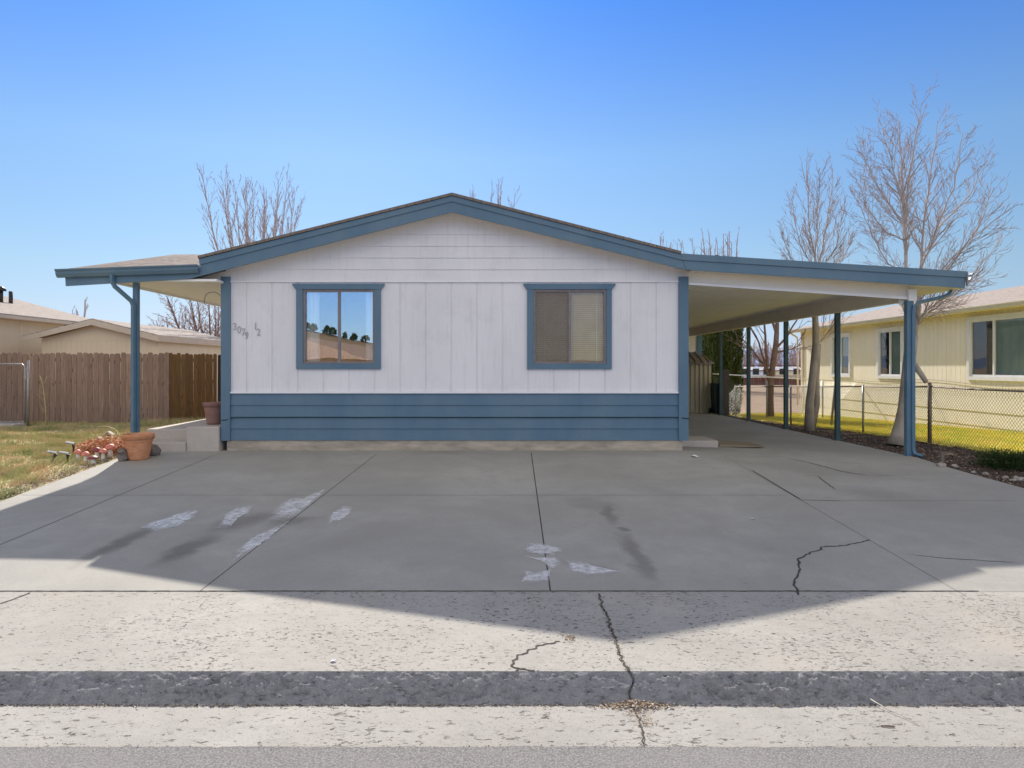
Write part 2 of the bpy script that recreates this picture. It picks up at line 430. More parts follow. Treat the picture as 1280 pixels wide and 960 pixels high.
# driveway slab (drive, carport floor) with joints and cracks
b1 = []
def streak(p0, p1, w, st):
    a, b = gp(*p0), gp(*p1); c = (a+b)/2; d = b-a
    b1.append((c.x, c.y, c.z, d.length/2*1.25, w, math.atan2(d.y, d.x), st))
streak((196,655),(100,706),.17,.55); streak((345,640),(255,668),.30,.42); streak((270,668),(195,706),.22,.55)
streak((400,648),(330,655),.22,.38)
streak((715,622),(768,640),.32,.25); streak((757,628),(768,655),.12,.45); streak((770,660),(786,662),.10,.5)
streak((775,665),(820,730),.13,.45); streak((700,700),(765,716),.10,.30)
streak((1060,610),(1200,640),.6,.14); streak((900,575),(1150,600),.5,.12); streak((880,560),(940,540),.5,.2)
CONC_D = concrete('driveway_concrete', c3(.405,.39,.345), c3(.31,.297,.26), blobs=b1, rough=.75)
mb = MB()
xs = fr(-6.2, 7.12, .3); ys = fr(6.0, 12.3, .3)+fr(12.6, 30, .6)
sheet(mb, xs, ys, G, 0, lambda x, y: x < 3.0 and y > 12.75)
# slab edges down to the soil
for a, b, ex in ((6.0, 30, 7.12), (6.0, 12.75, -6.2)):
    for y0 in fr(a, b, .6)[:-1]:
        y1 = min(y0+.6, b)
        mb.quad((ex, y0, G(ex, y0)), (ex, y1, G(ex, y1)), (ex, y1, G(ex, y1)-.14), (ex, y0, G(ex, y0)-.14), 0)
J = lambda a, b, w=.010, jag=0., sd=0: strip(mb, [gp(*a), gp(*b)], w, .002, 1, jag, sd)
J((268,569), (0,681)); J((470,568),(250,739), .008); J((664,566),(688,739), .012)
J((905,570),(1208,745), .004); J((940,588),(1000,624), .022)
strip(mb, [(-6.15, gp(300,619).y), (3.7, gp(800,619).y)], .007, .002, 1)
strip(mb, [gp(1000,625), gp(1050,626)], .016, .002, 1); strip(mb, [gp(1050,626), gp(1270,626)], .006, .002, 1)
strip(mb, [gp(905,570), gp(985,571)], .007, .002, 1)
strip(mb, [(-6.2, 6.01), (4.0, 6.01)], .008, .003, 1, .004, 2, .03)
def C(pts, w, jag, sd, tp=True): strip(mb, [gp(*p) for p in pts], w, .003, 1, jag, sd, .035, taper=tp)
C([(985,573),(1010,578),(1055,590),(1088,595)], .014, .03, 3)
C([(1088,595),(1120,594),(1170,594)], .005, .02, 4)
C([(1000,595),(1022,595),(1030,602),(1046,613)], .009, .02, 5)
C([(998,744),(993,728),(1000,712),(998,700),(1010,692),(1026,687),(1026,684),(1055,682),(1088,675)], .011, .02, 6, False)
C([(1135,693),(1180,698),(1280,704)], .006, .02, 7)
C([(955,686),(968,687)], .012, .01, 8); C([(928,730),(937,729)], .010, .01, 9); C([(903,609),(912,610)], .01, .01, 10)
tag(mb.build('driveway', [CONC_D, DIRT]), kind='structure')

# pavement apron with kerb
CONC_A = concrete('weathered_pavement', c3(.43,.412,.37), c3(.365,.348,.31), pits=1., pitscale=(20, 32, 1), warm=c3(.50,.42,.34))
mb = MB()
sheet(mb, [-30]+fr(-9, 9, .25)+[30], fr(4.50, 6.0, .15), lambda x, y: -.45+.03*(y-4.5)/1.5-(.0015 if y > 5.99 else 0), 0)
P5 = [(748,742),(752,756),(758,768),(763,785),(770,800),(773,812),(778,826),(786,839)]
def C2(pts, w, jag, sd): strip(mb, [gp(*p) for p in pts], w, .003, 1, jag, sd, .02, taper=False)
C2(P5, .011, .02, 11)
C2([(700,802),(680,805),(665,811),(654,817),(643,824),(640,833),(646,839)], .010, .03, 12)
C2([(0,755),(20,748),(38,741)], .010, .01, 13)
C2([(640,834),(655,837),(668,839)], .008, .02, 14)
tag(mb.build('pavement', [CONC_A, DIRT]), kind='structure')

def kerb_mat():
    t = NT('spalled_kerb_concrete')
    col = t.mix(t.rng(t.noise(12, 5, .7), .35, .65), c3(.30,.295,.30), c3(.42,.41,.41))
    col = t.mix(t.rng(t.noise(110, 4, .8), .45, .75, 0, .6), col, c3(.13,.13,.135))
    col = t.mix(t.rng(t.noise(140, 3, .8), .6, .75, 0, .5), col, c3(.50,.49,.47))
    pt_ = t.rng(t.noise(17, 6, .8, t.mapping((1, 1.6, 1.6))), .46, .36, 0, .8); col = t.mix(pt_, col, c3(.09,.088,.095))
    n1 = t.bump(t.noise(55, 5, .75), 1., .016); t.bump(t.noise(170, 3, .8), .7, .006, n1)
    return t.fin(col, .9, .15)
mb = MB()
xs = [-300, -30]+fr(-4.6, 4.6, .008)+[30, 300]; nr = 26
vs = []; n = len(xs)
for j in range(nr+1):
    v = j/nr
    for x in xs:
        z = -.45-.132*v; y = 4.50-.178*v-.012*math.sin(v*3.14)
        if abs(x) <= 5:
            q = Vector((x*8, v*2.6, 0))
            a = noise.noise(q)*.4+noise.noise(q*2.3)*.45+noise.noise(q*5.1)*.45+noise.noise(q*11.)*.3
            reg = .5+.9*max(0, noise.noise(Vector((x*.9, 1, 7)))+.25)
            rdg = (.25-abs(noise.noise(Vector((x*10, v*4.2, 5)))))*.5+(.25-abs(noise.noise(Vector((x*23, v*8, 9)))))*.35
            chip = max(0, noise.noise(Vector((x*4.2, v*2.2, 5)))+noise.noise(Vector((x*15, v*6, 9)))*.7-.32)
            e = min(1, v*9)*min(1, (1-v)*5+.2)
            h_ = e*(a*.016*reg+min(chip, .5)*.055*reg-rdg*.018*reg)
            h_ *= 1.5; y += h_*.6; z -= h_*.8
            crk = abs(x-gp(786,839).x-.02*math.sin(v*7))
            if crk < .005: y += .02; z -= .02
            if j < 2: y += .010*noise.noise(Vector((x*12, 0, 2)))+.006*noise.noise(Vector((x*40, 0, 2)))
        vs.append((x, y, z))
fs = [(j*n+i, (j+1)*n+i, (j+1)*n+i+1, j*n+i+1) for j in range(nr) for i in range(n-1)]
mb.add(vs, fs, 0, True)
tag(mb.build('kerb', kerb_mat()), kind='structure')
CONC_G = concrete('gutter_concrete', c3(.44,.422,.385), c3(.35,.332,.30), pits=.6, pitscale=(14, 26, 1))
mb = MB()
xs = [-300]+fr(-9, 9, .1)+[300]
sheet(mb, xs, [3.795, 4.0, 4.2, 4.36], lambda x, y: -.569-.008*clamp((y-3.8)/.5)+.0015*noise.noise(Vector((x*3, y*3, 0)))-(.012 if y < 3.8 else 0), 0)
strip(mb, [gp(786,839)-Vector((0,.17,0)), at(798,900,4.14), at(804,920,3.95), at(806,935,3.84)], .006, .004, 1, .02, 15, .02, lambda x, y: -.569-.008*clamp((y-3.8)/.5))
tag(mb.build('gutter_pan', [CONC_G, DIRT]), kind='structure')
# far kerb and verge behind the camera
mb = MB(); mb.box(-300, 300, -9.2, -9.0, -.7, -.45); tag(mb.build('far_kerb', CONC_G), kind='structure')
mb = MB(); mb.quad((-2500,-2500,-.52),(2500,-2500,-.52),(2500,-9.2,-.49),(-2500,-9.2,-.49))
tag(mb.build('far_ground', SOIL), kind='structure')

# leaf litter in the gutter line
LIT = [pm('litter_tan', c3(.42,.31,.20), c3(.55,.42,.28), 40, .9, 0), pm('litter_brown', c3(.16,.11,.07), c3(.25,.17,.11), 40, .9, 0), pm('litter_pale', c3(.62,.58,.50), c3(.5,.45,.38), 40, .9, 0), pm('litter_black', c3(.03), c3(.06), 40, .9, 0)]
rg = random.Random(3)
def chips(mb, n, fn, smin, smax, nm, asp=2.5):
    for _ in range(n):
        p = fn(); 
        if p is None: continue
        x, y, z = p; a = rg.uniform(0, 6.28); L = rg.uniform(smin, smax); w = L/rg.uniform(1.2, asp)
        tl = rg.uniform(-.5, .5); tr_ = rg.uniform(-.4, .4)
        u = Vector((math.cos(a), math.sin(a), tl))*L*.5; v = Vector((-math.sin(a), math.cos(a), tr_))*w*.5
        c = Vector((x, y, z+abs(u.z)+abs(v.z)+.001))
        mb.add([c-u, c+v+Vector((0,0,L*.1)), c+u, c-v], [(0, 1, 2, 3)], rg.randrange(nm))
mb = MB()
px0 = gp(786,839).x-.02
def lf():
    x = rg.uniform(-4, 4); 
    if x > .4 and rg.random() < .45: return None
    return (x, 4.325-abs(rg.gauss(0, .016)), -.578)
chips(mb, 5200, lf, .004, .016, 4)
def lf2():
    g_ = rg.gauss(0, 1); return (px0+.03+g_*.11, 4.335-abs(rg.gauss(0, .035)), -.578+rg.random()*.022*math.exp(-g_*g_))
chips(mb, 1300, lf2, .006, .026, 3, 4)
chips(mb, 260, lambda: (px0+.03+rg.gauss(0,.04), 4.30-rg.random()*.25, -.572), .005, .016, 2, 4)
tag(mb.build('leaf_litter', LIT), 'line of dry leaf litter and grit along the foot of the kerb', 'leaf litter', kind='stuff')
mb = MB()
chips(mb, 1400, lambda: (rg.uniform(-4, 4), rg.uniform(3.8, 4.3), -.570), .002, .008, 4)
chips(mb, 900, lambda: (rg.uniform(-4, 4), 3.83+rg.gauss(0, .02), -.564), .003, .012, 4)
def lfc():
    k = rg.random()*(len(P5)-1); i = int(k); a, b = gp(*P5[i]), gp(*P5[i+1]); q = a.lerp(b, k-i); return (q.x+rg.gauss(0, .012), q.y, q.z+.002)
chips(mb, 400, lfc, .003, .012, 4)
chips(mb, 120, lambda: (gp(712,798).x+rg.gauss(0,.03), gp(712,798).y+rg.gauss(0,.03), gp(712,798).z), .006, .02, 2, 4)
chips(mb, 300, lambda: (rg.uniform(-4, 5), rg.uniform(4.6, 9), G(0, 5)) and (lambda x, y: (x, y, G(x, y)+.002))(rg.uniform(-4, 5), rg.uniform(4.6, 11)), .003, .010, 4)
tag(mb.build('grit', LIT), 'scattered grit and small debris on gutter and pavement', 'grit', kind='stuff')
# twigs and paper
def gw(x): return -.628
a, b = at(1088,877,4.34), at(1148,908,4.06)
mb = MB(); mb.tube([Vector((a.x,a.y,-.55)), Vector((a.x*.65+b.x*.35,a.y*.65+b.y*.35,-.562)), Vector((a.x*.3+b.x*.7+.01,a.y*.3+b.y*.7,-.562)), Vector((b.x,b.y,-.568))], [.0035,.003,.0025,.0018], 5)
mb.tube([Vector((b.x-.03,b.y+.03,-.563)), Vector((b.x+.03,b.y+.02,-.557))], [.002,.001], 4)
tag(mb.build('twig', LIT[2], origin=(a.x,a.y,-.57)), 'long pale twig lying from kerb foot across the gutter', 'twig', 'twigs in the gutter')
a = at(1109,909,4.05); mb = MB(); mb.tube([(a.x-.035,a.y,-.567),(a.x,a.y-.004,-.565),(a.x+.037,a.y-.006,-.567)], [.004,.005,.004], 5)
tag(mb.build('twig', LIT[1], origin=(a.x,a.y,-.57)), 'short dark twig in the gutter, nearest the long pale twig', 'twig', 'twigs in the gutter')
def scrap(px, py, r, name, label, m, seed):
    p = gp(px, py); mb = MB(); k = 7; rr = random.Random(seed)
    pts = [(p.x+math.cos(i*6.28/k)*r*rr.uniform(.6, 1.2), p.y+math.sin(i*6.28/k)*r*rr.uniform(.6, 1.1), p.z+.003+rr.uniform(0, r*.5)) for i in range(k)]
    vs = pts+[(p.x, p.y, p.z+r*.6)]+[(q[0], q[1], q[2]-.002) for q in pts]
    fs = [(i, (i+1) % k, k) for i in range(k)]+[(i, k+1+i, k+1+(i+1) % k, (i+1) % k) for i in range(k)]
    mb.add(vs, fs); return tag(mb.build(name, m, origin=(p.x, p.y, p.z)), label, 'litter', 'bits of white litter')
scrap(417, 827, .022, 'paper_scrap', 'small white scrap lying on the sunlit pavement above the kerb', PAPER, 1)
scrap(868, 571, .060, 'paper_scrap', 'white crumpled scrap on the driveway by the right corner of the house', PAPER, 2)
scrap(941, 649, .025, 'paper_scrap', 'tiny white scrap in the middle of the right driveway slab', PAPER, 3)

# ice patches on the drive
def ice_mat():
    t = NT('frosty_ice')
    tr = t.n('ShaderNodeBsdfTransparent'); mx = t.n('ShaderNodeMixShader')
    ea = t.n('ShaderNodeAttribute', attribute_name='thickness')
    f = t.rng(t.math('ADD', t.math('MULTIPLY', ea.outputs['Fac'], .34), t.noise(11, 8, .82)), .60, .98, 0, .95)
    t.l(f, mx.inputs[0]); t.l(tr.outputs[0], mx.inputs[1]); t.l(t.b.outputs[0], mx.inputs[2]); t.l(mx.outputs[0], t.out.inputs[0])
    t.bump(t.noise(40, 4, .7), .5, .01)
    return t.fin(t.mix(t.noise(14, 4, .6), c3(.76,.76,.74), c3(.88,.88,.86)), .35, .5)
ICE = ice_mat()
def ice(poly, label, seed):
    P = [gp(*p) for p in poly]; n = len(P); out = []
    for i in range(n):
        a, b = P[i], P[(i+1) % n]; k = max(2, int((b-a).length/.035))
        for j in range(k):
            q = a.lerp(b, j/k); d = (b-a).normalized(); nn = Vector((-d.y, d.x, 0))
            q = q+nn*(.035*noise.noise(Vector((q.x*7, q.y*7, seed)))+.015*noise.noise(Vector((q.x*30, q.y*30, seed))))
            out.append((q.x, q.y))
    mb = MB(); m = len(out); cx = sum(q[0] for q in out)/m; cy = sum(q[1] for q in out)/m
    rim = [(cx+(x-cx)*1.10, cy+(y-cy)*1.18) for x, y in out]; inn = [(cx+(x-cx)*.74, cy+(y-cy)*.60) for x, y in out]
    vs = [(x, y, G(x, y)+.004) for x, y in rim]+[(x, y, G(x, y)+.008) for x, y in inn]
    mb.add(vs, [(i, (i+1) % m, m+(i+1) % m, m+i) for i in range(m)]+[tuple(range(m, 2*m))])
    io = mb.build('ice_patch', ICE, origin=tuple(P[0])); at_ = io.data.attributes.new('thickness', 'FLOAT', 'POINT'); at_.data.foreach_set('value', [0.]*m+[1.]*m)
    tag(io, label, 'ice', 'ice patches on the driveway')
ice([(174,659),(182,665),(202,664),(226,658),(247,645),(250,638),(238,637),(213,645)], 'long pale ice patch farthest left on the driveway', 1)
ice([(278,646),(298,633),(318,631),(312,641),(298,648),(288,660),(272,661)], 'broken ice patch between the left and centre left patches', 2)
ice([(334,652),(346,636),(361,623),(370,622),(378,624),(392,617),(411,609),(397,624),(378,640),(360,649)], 'widest ice patch, lying across the slab joint', 3)
ice([(285,707),(296,690),(312,674),(338,661),(361,652),(350,663),(336,676),(312,690)], 'long tapering ice patch nearest the street on the left', 4)
ice([(409,655),(414,642),(430,632),(442,634),(436,645),(420,654)], 'small ice patch right of the slab joint', 5)
ice([(652,688),(664,679),(684,681),(702,686),(700,692),(690,696),(672,695)], 'upper white ice streak beside the centre joint', 6)
ice([(655,695),(668,697),(696,696),(702,704),(694,711),(684,709),(672,701)], 'middle white ice streak beside the centre joint', 8)
ice([(654,713),(668,717),(690,711),(686,728),(656,728)], 'lowest white ice streak beside the centre joint', 7)
ice([(704,700),(732,704),(768,713),(780,716),(735,720),(712,714)], 'faint broken ice patch right of the centre joint', 9)

# ------------------------------------------------------------------ siding builders
def grooved(mb, u0, u1, z0, z1, pl, axis, sgn, sp=.445, gw_=.022, gd=.012, holes=(), off=0., m=0, ztop=None):
    """vertical grooved siding; axis 'x': plane y=pl facing sgn; axis 'y': plane x=pl facing sgn"""
    bp = {u0, u1}
    g = u0+off
    gr = []
    while g < u1:
        if g > u0+.03 and g+gw_ < u1: gr.append((g, g+gw_)); bp.add(g); bp.add(g+gw_)
        g += sp
    zs = {z0, z1}
    for (a, b, c, d) in holes: bp.add(a); bp.add(b); zs.add(c); zs.add(d)
    us = sorted(bp); zs = sorted(zs)
    def P(u, d, z): return (u, pl-sgn*d*-1*-1, z) if axis == 'x' else (pl-sgn*d, u, z)
    prev = None
    for i in range(len(us)-1):
        a, b = us[i], us[i+1]; mid = (a+b)/2
        d = gd if any(p < mid < q for p, q in gr) else 0.
        for j in range(len(zs)-1):
            c, e = zs[j], zs[j+1]; mz = (c+e)/2
            if any(h[0] < mid < h[1] and h[2] < mz < h[3] for h in holes): continue
            e2a = e2b = e
            if ztop and j == len(zs)-2: e2a, e2b = ztop(a), ztop(b)
            mb.quad(P(a, d, c), P(b, d, c), P(b, d, e2b), P(a, d, e2a), m)
            if prev is not None and prev != d: mb.quad(P(a, 0, c), P(a, gd, c), P(a, gd, e2a), P(a, 0, e2a), m)
        prev = d
def lap(mb, x0f, x1f, z0, z1, pl, sp, m=0, axis='x', sgn=-1, proud=.016):
    z = z0
    while z < z1-.001:
        zt = min(z+sp, z1)
        a0, a1, b0, b1_ = x0f(z), x1f(z), x0f(zt), x1f(zt)
        if a1 > a0:
            if axis == 'x':
                mb.quad((a0, pl+sgn*proud, z), (a1, pl+sgn*proud, z), (b1_, pl, zt), (b0, pl, zt), m)
                mb.quad((a0, pl, z), (a1, pl, z), (a1, pl+sgn*proud, z), (a0, pl+sgn*proud, z), m)
            else:
                mb.quad((pl+sgn*proud, a0, z), (pl+sgn*proud, a1, z), (pl, b1_, zt), (pl, b0, zt), m)
                mb.quad((pl, a0, z), (pl, a1, z), (pl+sgn*proud, a1, z), (pl+sgn*proud, a0, z), m)
        z = zt

# ------------------------------------------------------------------ the house
FY = 12.53; RY = 12.13
HX0, HX1 = -4.76, 3.22
H = thing('house', (-.78, FY, 0), 'low white and slate blue house with a shallow gable and two front windows', 'house')
# front wall
wins = [(-3.522, -2.057, -3.405, -2.163), (.486, 1.954, .595, 1.858)]
WZ0, WZ1, IZ0, IZ1 = 1.418, 2.898, 1.514, 2.80
holes = [(w[2], w[3], IZ0, IZ1) for w in wins]
mb = MB()
grooved(mb, HX0, HX1, 1.0, 2.93, FY, 'x', -1, .445, .026, .011, holes, off=.355)
# other walls
for x, s_ in ((HX0, -1), (HX1, 1)):
    grooved(mb, FY, 27., .2, 2.93, x, 'y', s_, .445, .03, .011)
mb.quad((HX0, 27., .2), (HX1, 27., .2), (HX1, 27., 2.95), (HX0, 27., 2.95))
wall = mb.build('wall', WHITE, H)
# gable lap siding
PK = at(565, 244, RY); PKX = PK.x
def rl(x):                   # underside of roof at the front
    if x < PKX: return PK.z-.27-(PKX-x)*.2475
    return PK.z-.27-(x-PKX)*.2475
mb = MB()
lap(mb, lambda z: max(HX0, PKX-(PK.z-.20-z)/.2475), lambda z: min(HX1+.07, PKX+(PK.z-.20-z)/.2475), 2.945, 4.15, FY, .203)
tag(mb.build('gable_wall', WHITE, H))
mb = MB(); mb.box(HX0+.04, HX1+.02, FY-.03, FY-.002, 2.925, 2.95, 0); mb.build('trim_strip', WHITE2, H)
mb = MB(); mb.box(HX0+.04, HX1-.09, FY-.035, FY-.002, .995, 1.025, 0); mb.build('trim_strip', WHITE2, H)
# skirting
mb = MB(); lap(mb, lambda z: HX0, lambda z: HX1, .18, .995, FY, .2038, proud=.02)
for x, s_ in ((HX0, -1), (HX1, 1)): lap(mb, lambda z: FY, lambda z: 27., .18, .995, x, .2038, axis='y', sgn=s_)
mb.build('skirting', BLUE, H)
FOUND = pm('stained_foundation', c3(.52,.45,.35), c3(.34,.29,.23), 2.6, .85, .4, 25, stretch=(1,1,3.5))
mb = MB()
xs_ = fr(HX0+.02, HX1-.03, .3)
for i in range(len(xs_)-1):
    mb.box(xs_[i], xs_[i+1], FY+.005+.006*noise.noise(Vector((i*3., 0, 0))), FY+.15, -.15, .178)
for x, a, b in ((HX0, .02, .17), (HX1, -.17, -.03)): mb.box(x+a, x+b, FY+.15, 27, -.2, .178)
mb.build('foundation', FOUND, H)
# corner boards
for a, b, s_ in ((277, 288.3, -1), (848, 860, 1)):
    x0, x1 = (a-VX)/71.9, (b-VX)/71.9
    mb = MB(); mb.box(x0, x1, FY-.05, FY+(-.0 if s_ < 0 else .0)+.0, .175, 3.02, 0)
    if s_ < 0: mb.box(x0, x0+.045, FY, FY+.12, .175, 3.02)
    else: mb.box(x1-.045, x1, FY, FY+.12, .175, 2.84)
    mb.build('corner_trim', BLUE, H)
# windows
def window(par, wx, kind):
    o0, o1, i0, i1 = wx
    mb = MB()
    d0, d1 = FY-.045, FY+.01
    mb.box(o0, i0-.002, d0, d1, WZ0, IZ1, 0); mb.box(i1+.002, o1, d0, d1, WZ0, IZ1, 0)
    mb.box(i0-.002, i1+.002, d0, d1, WZ0, IZ0-.002, 0)
    h0 = o0-.065; h1 = o1+.065
    mb.prism([(o0-.01, d0-.006, IZ1+.001), (o1+.01, d0-.006, IZ1+.001), (h1, d0-.006, WZ1-.02), (h1, d0-.006, WZ1), (h0, d0-.006, WZ1), (h0, d0-.006, WZ1-.02)], (0, .05, 0))
    w = mb.build('window', BLUE, par)
    m = .035; fy = FY-.022
    mb = MB()
    mb.box(i0, i0+m, fy, FY+.05, IZ0, IZ1); mb.box(i1-m, i1, fy, FY+.05, IZ0, IZ1)
    mb.box(i0+m, i1-m, fy, FY+.05, IZ0, IZ0+m); mb.box(i0+m, i1-m, fy, FY+.05, IZ1-m*1.1, IZ1)
    cx = (i0+i1)/2
    mb.box(cx-.022, cx+.022, fy+.004, FY+.045, IZ0+m, IZ1-m*1.1)
    mb.box(i0+.12, i0+.16, fy-.008, fy, IZ0+.005, IZ0+.022); mb.box(cx-.09, cx-.05, fy-.008, fy, IZ0+.005, IZ0+.022)
    mb.build('window_frame', FRAME, w)
    for a, b, yy_ in ((i0+m, cx-.022, FY+.028), (cx+.022, i1-m, FY+.012)):
        mb = MB(); mb.box(a, b, yy_, yy_+.006, IZ0+m, IZ1-m*1.1); mb.build('pane', GLASS_L if kind == 'L' else GLASS_R, w)
    if kind == 'L':
        for a, b in ((i0+.05, i0+.27), (i1-.17, i1-.03)):
            mb = MB(); n = 60; vs = []
            for i in range(n+1):
                x = a+(b-a)*i/n; y = FY+.075+.022*math.sin(i*.62)+.01*math.sin(i*1.7)
                vs += [(x, y, IZ0-.05), (x*1.0+.015*math.sin(i*.3), y, IZ1+.04)]
            mb.add(vs, [(2*i, 2*i+2, 2*i+3, 2*i+1) for i in range(n)], 0, True); mb.build('curtain', SHEER, w)
    else:
        mb = MB(); z = IZ0+.01
        while z < IZ1-.02:
            mb.quad((i0+.02, FY+.078, z), (i1-.02, FY+.078, z), (i1-.02, FY+.060, z+.032), (i0+.02, FY+.060, z+.032)); z += .036
        for x in (i0+.2, i1-.16): mb.box(x, x+.012, FY+.052, FY+.056, IZ0, IZ1)
        mb.build('blind', BLIND, w)
        mb = MB(); mb.quad((i0+m, FY-.006, IZ0+m), (cx-.022, FY-.006, IZ0+m), (cx-.022, FY-.006, IZ1-m*1.1), (i0+m, FY-.006, IZ1-m*1.1))
        mb.build('insect_screen', SCREEN, w)
window(H, wins[0], 'L'); window(H, wins[1], 'R')
# rooms behind the windows
mb = MB()
for a, b in ((-4.6, -.9), (-.8, 3.1)):
    y0, y1, z0, z1 = FY+.2, FY+3.5, .6, 2.92
    mb.quad((a, y1, z0), (b, y1, z0), (b, y1, z1), (a, y1, z1)); mb.quad((a, y0, z0), (a, y1, z0), (a, y1, z1), (a, y0, z1))
    mb.quad((b, y0, z0), (b, y1, z0), (b, y1, z1), (b, y0, z1)); mb.quad((a, y0, z0), (b, y0, z0), (b, y1, z0), (a, y1, z0)); mb.quad((a, y0, z1), (b, y0, z1), (b, y1, z1), (a, y1, z1))
mb.build('room', INT, H)
# roof: main gable
KL = at(250, 322, RY); KR = at(851, 317, RY)     # knees (top of fascia)
RB = 27.4
mb = MB()
PZ = PK.z; LZ = PZ-(PKX-KL.x)*.2475; RZ = KR.z
def slab(mb, a, b, c, d, th, m=0):
    a, b, c, d = map(Vector, (a, b, c, d)); n = Vector((0, 0, -th))
    mb.add([a, b, c, d, a+n, b+n, c+n, d+n], [(0,1,2,3),(7,6,5,4),(0,4,5,1),(1,5,6,2),(2,6,7,3),(3,7,4,0)], m)
EXL = KL.x-.02; EZL = PZ-(PKX-EXL)*.2475
slab(mb, (EXL, RY-.045, EZL+.03), (PKX, RY-.045, PZ+.035), (PKX, RB, PZ+.035), (EXL, RB, EZL+.03), .045)
slab(mb, (PKX, RY-.045, PZ+.035), (KR.x, RY-.045, RZ+.035), (KR.x, RB, RZ+.035), (PKX, RB, PZ+.035), .045)
mb.box(PKX-.05, PKX+.05, RY-.03, RB, PZ-.01, PZ+.03)
mb.build('roof', SH_MAIN, H)
# roof deck underside
mb = MB()
slab(mb, (EXL, RY+.04, EZL-.035), (PKX, RY+.04, PZ-.02), (PKX, RB-.05, PZ-.02), (EXL, RB-.05, EZL-.035), .03)
slab(mb, (PKX, RY+.04, PZ-.02), (KR.x, RY+.04, RZ-.02), (KR.x, RB-.05, RZ-.02), (PKX, RB-.05, PZ-.02), .03)
# sloped soffit of the rake
mb.build('roof_deck', CREAM, H)
# rake fascia and porch fascia as one bent board, small upper strip proud of it
FL = at(83, 337, RY); FLb = at(83, 357, RY)
def ribbon(mb, top, bot, y0, y1, m=0):
    n = len(top)
    for i in range(n-1):
        a, b, c, d = top[i], top[i+1], bot[i+1], bot[i]
        mb.prism([(a[0], y0, a[1]), (b[0], y0, b[1]), (c[0], y0, c[1]), (d[0], y0, d[1])], (0, y1-y0, 0), m)
def pz(lst): return [(at(x, y, RY).x, at(x, y, RY).z) for x, y in lst]
mb = MB()
top = pz([(250,325),(565,246),(851,319)]); bot = pz([(262,342),(565,265),(857,337)])
ribbon(mb, top, bot, RY, RY+.035)
t2 = pz([(249,324),(565,245),(851,318)]); b2 = pz([(250,331),(565,252),(852,325)])
ribbon(mb, t2, b2, RY-.02, RY-.002)
mb.build('rake_fascia', BLUE, H)
mb = MB()
top = pz([(81,340),(250,335)]); bot = pz([(82,357.5),(236,348.5)])
ribbon(mb, top, bot, RY+.001, RY+.036)
ribbon(mb, [top[1], pz([(251,325)])[0]], [bot[1], pz([(262,342)])[0]], RY+.001, RY+.036)
mb.build('porch_fascia', BLUE, H)
# gutter on the porch front (K profile swept along x)
def gutter(mb, p0, p1, sc=1., dirv=(0, -1, 0)):
    prof = [(0, .0), (0, -.105), (.045, -.105), (.075, -.06), (.075, -.035), (.095, -.015), (.095, 0), (.085, 0), (.07, -.02), (.065, -.055), (.04, -.095), (.008, -.095), (.008, 0)]
    d = Vector(dirv); A, B = Vector(p0), Vector(p1)
    pts = [A+d*(u*sc)+Vector((0, 0, w*sc)) for u, w in prof]
    mb.prism(pts, B-A)
mb = MB(); ga = at(73.5, 337.5, RY-.0); gb = at(250, 331.5, RY)
gutter(mb, (ga.x, RY-.002, ga.z), (gb.x, RY-.002, gb.z), 1.28)
mb.build('gutter', BLUE, H)
# downspout from the gutter to the post
PX = at(169.5, 400, 12.35).x
mb = MB()
dp = [at(140, 343, 12.07), at(140, 352, 12.07), at(143.5, 358, 12.10), at(164, 376, 12.24), at(166.5, 382, 12.26), Vector((at(166.5,382,12.26).x, 12.26, .0))]
mb.tube(dp, .038, 4, smooth=False); mb.build('downspout', BLUEP, H)
mb = MB(); mb.box(PX-.035, PX+.045, 12.32, 12.41, -.02, 2.90); mb.box(PX-.07, PX+.08, 12.29, 12.44, -.02, .012)
mb.build('porch_post', BLUEP, H)
# second porch post further back hidden by the first is left out; porch roof
mb = MB()
z0 = ga.z-.01; RIDY = 16.0; RIDZ = at(215, 318, RIDY).z; RXL = -7.22
slab(mb, (RXL, RY-.05, z0+.03), (EXL-.01, RY-.05, z0+.04), (-3.0, RIDY, RIDZ), (RXL, RIDY, RIDZ), .035)
slab(mb, (RXL, RIDY, RIDZ), (-3.0, RIDY, RIDZ), (EXL-.01, 20.0, z0+.05), (RXL, 20.0, z0+.05), .035)
mb.build('porch_roof', SH_PORCH, H)
mb = MB()
mb.box(-6.52, HX0-.02, RY+.04, 17.2, 2.90, 2.94, 0)
mb.box(-6.52, -6.47, RY+.04, 17.2, 2.86, 2.90, 0)
mb.prism([(-6.5, RY+.05, 2.94), (-6.5, 17.2, 2.94), (-6.5, 17.2, 3.65), (-6.5, 16, 3.85), (-6.5, RY+.05, 3.0)], (.03, 0, 0))
mb.build('porch_soffit', CEIL, H)
# soffit ledge between fascia and wall on the porch side
mb = MB(); mb.prism([(-5.6, FY-.02, 2.95), (HX0, FY-.02, 2.95), (HX0, FY-.02, 3.12), (-5.3, FY-.02, 2.98)], (0, .03, 0)); mb.build('porch_frieze', CREAM, H)
# rake soffit
mb = MB(); sf = lambda x: PZ-abs(x-PKX)*.2475-.20
for xa, xb in ((HX0, PKX), (PKX, KR.x)): mb.prism([(xa, RY+.04, sf(xa)-.015), (xb, RY+.04, sf(xb)-.015), (xb, RY+.04, sf(xb)), (xa, RY+.04, sf(xa))], (0, .395, 0))
mb.build('rake_soffit', CREAM, H)
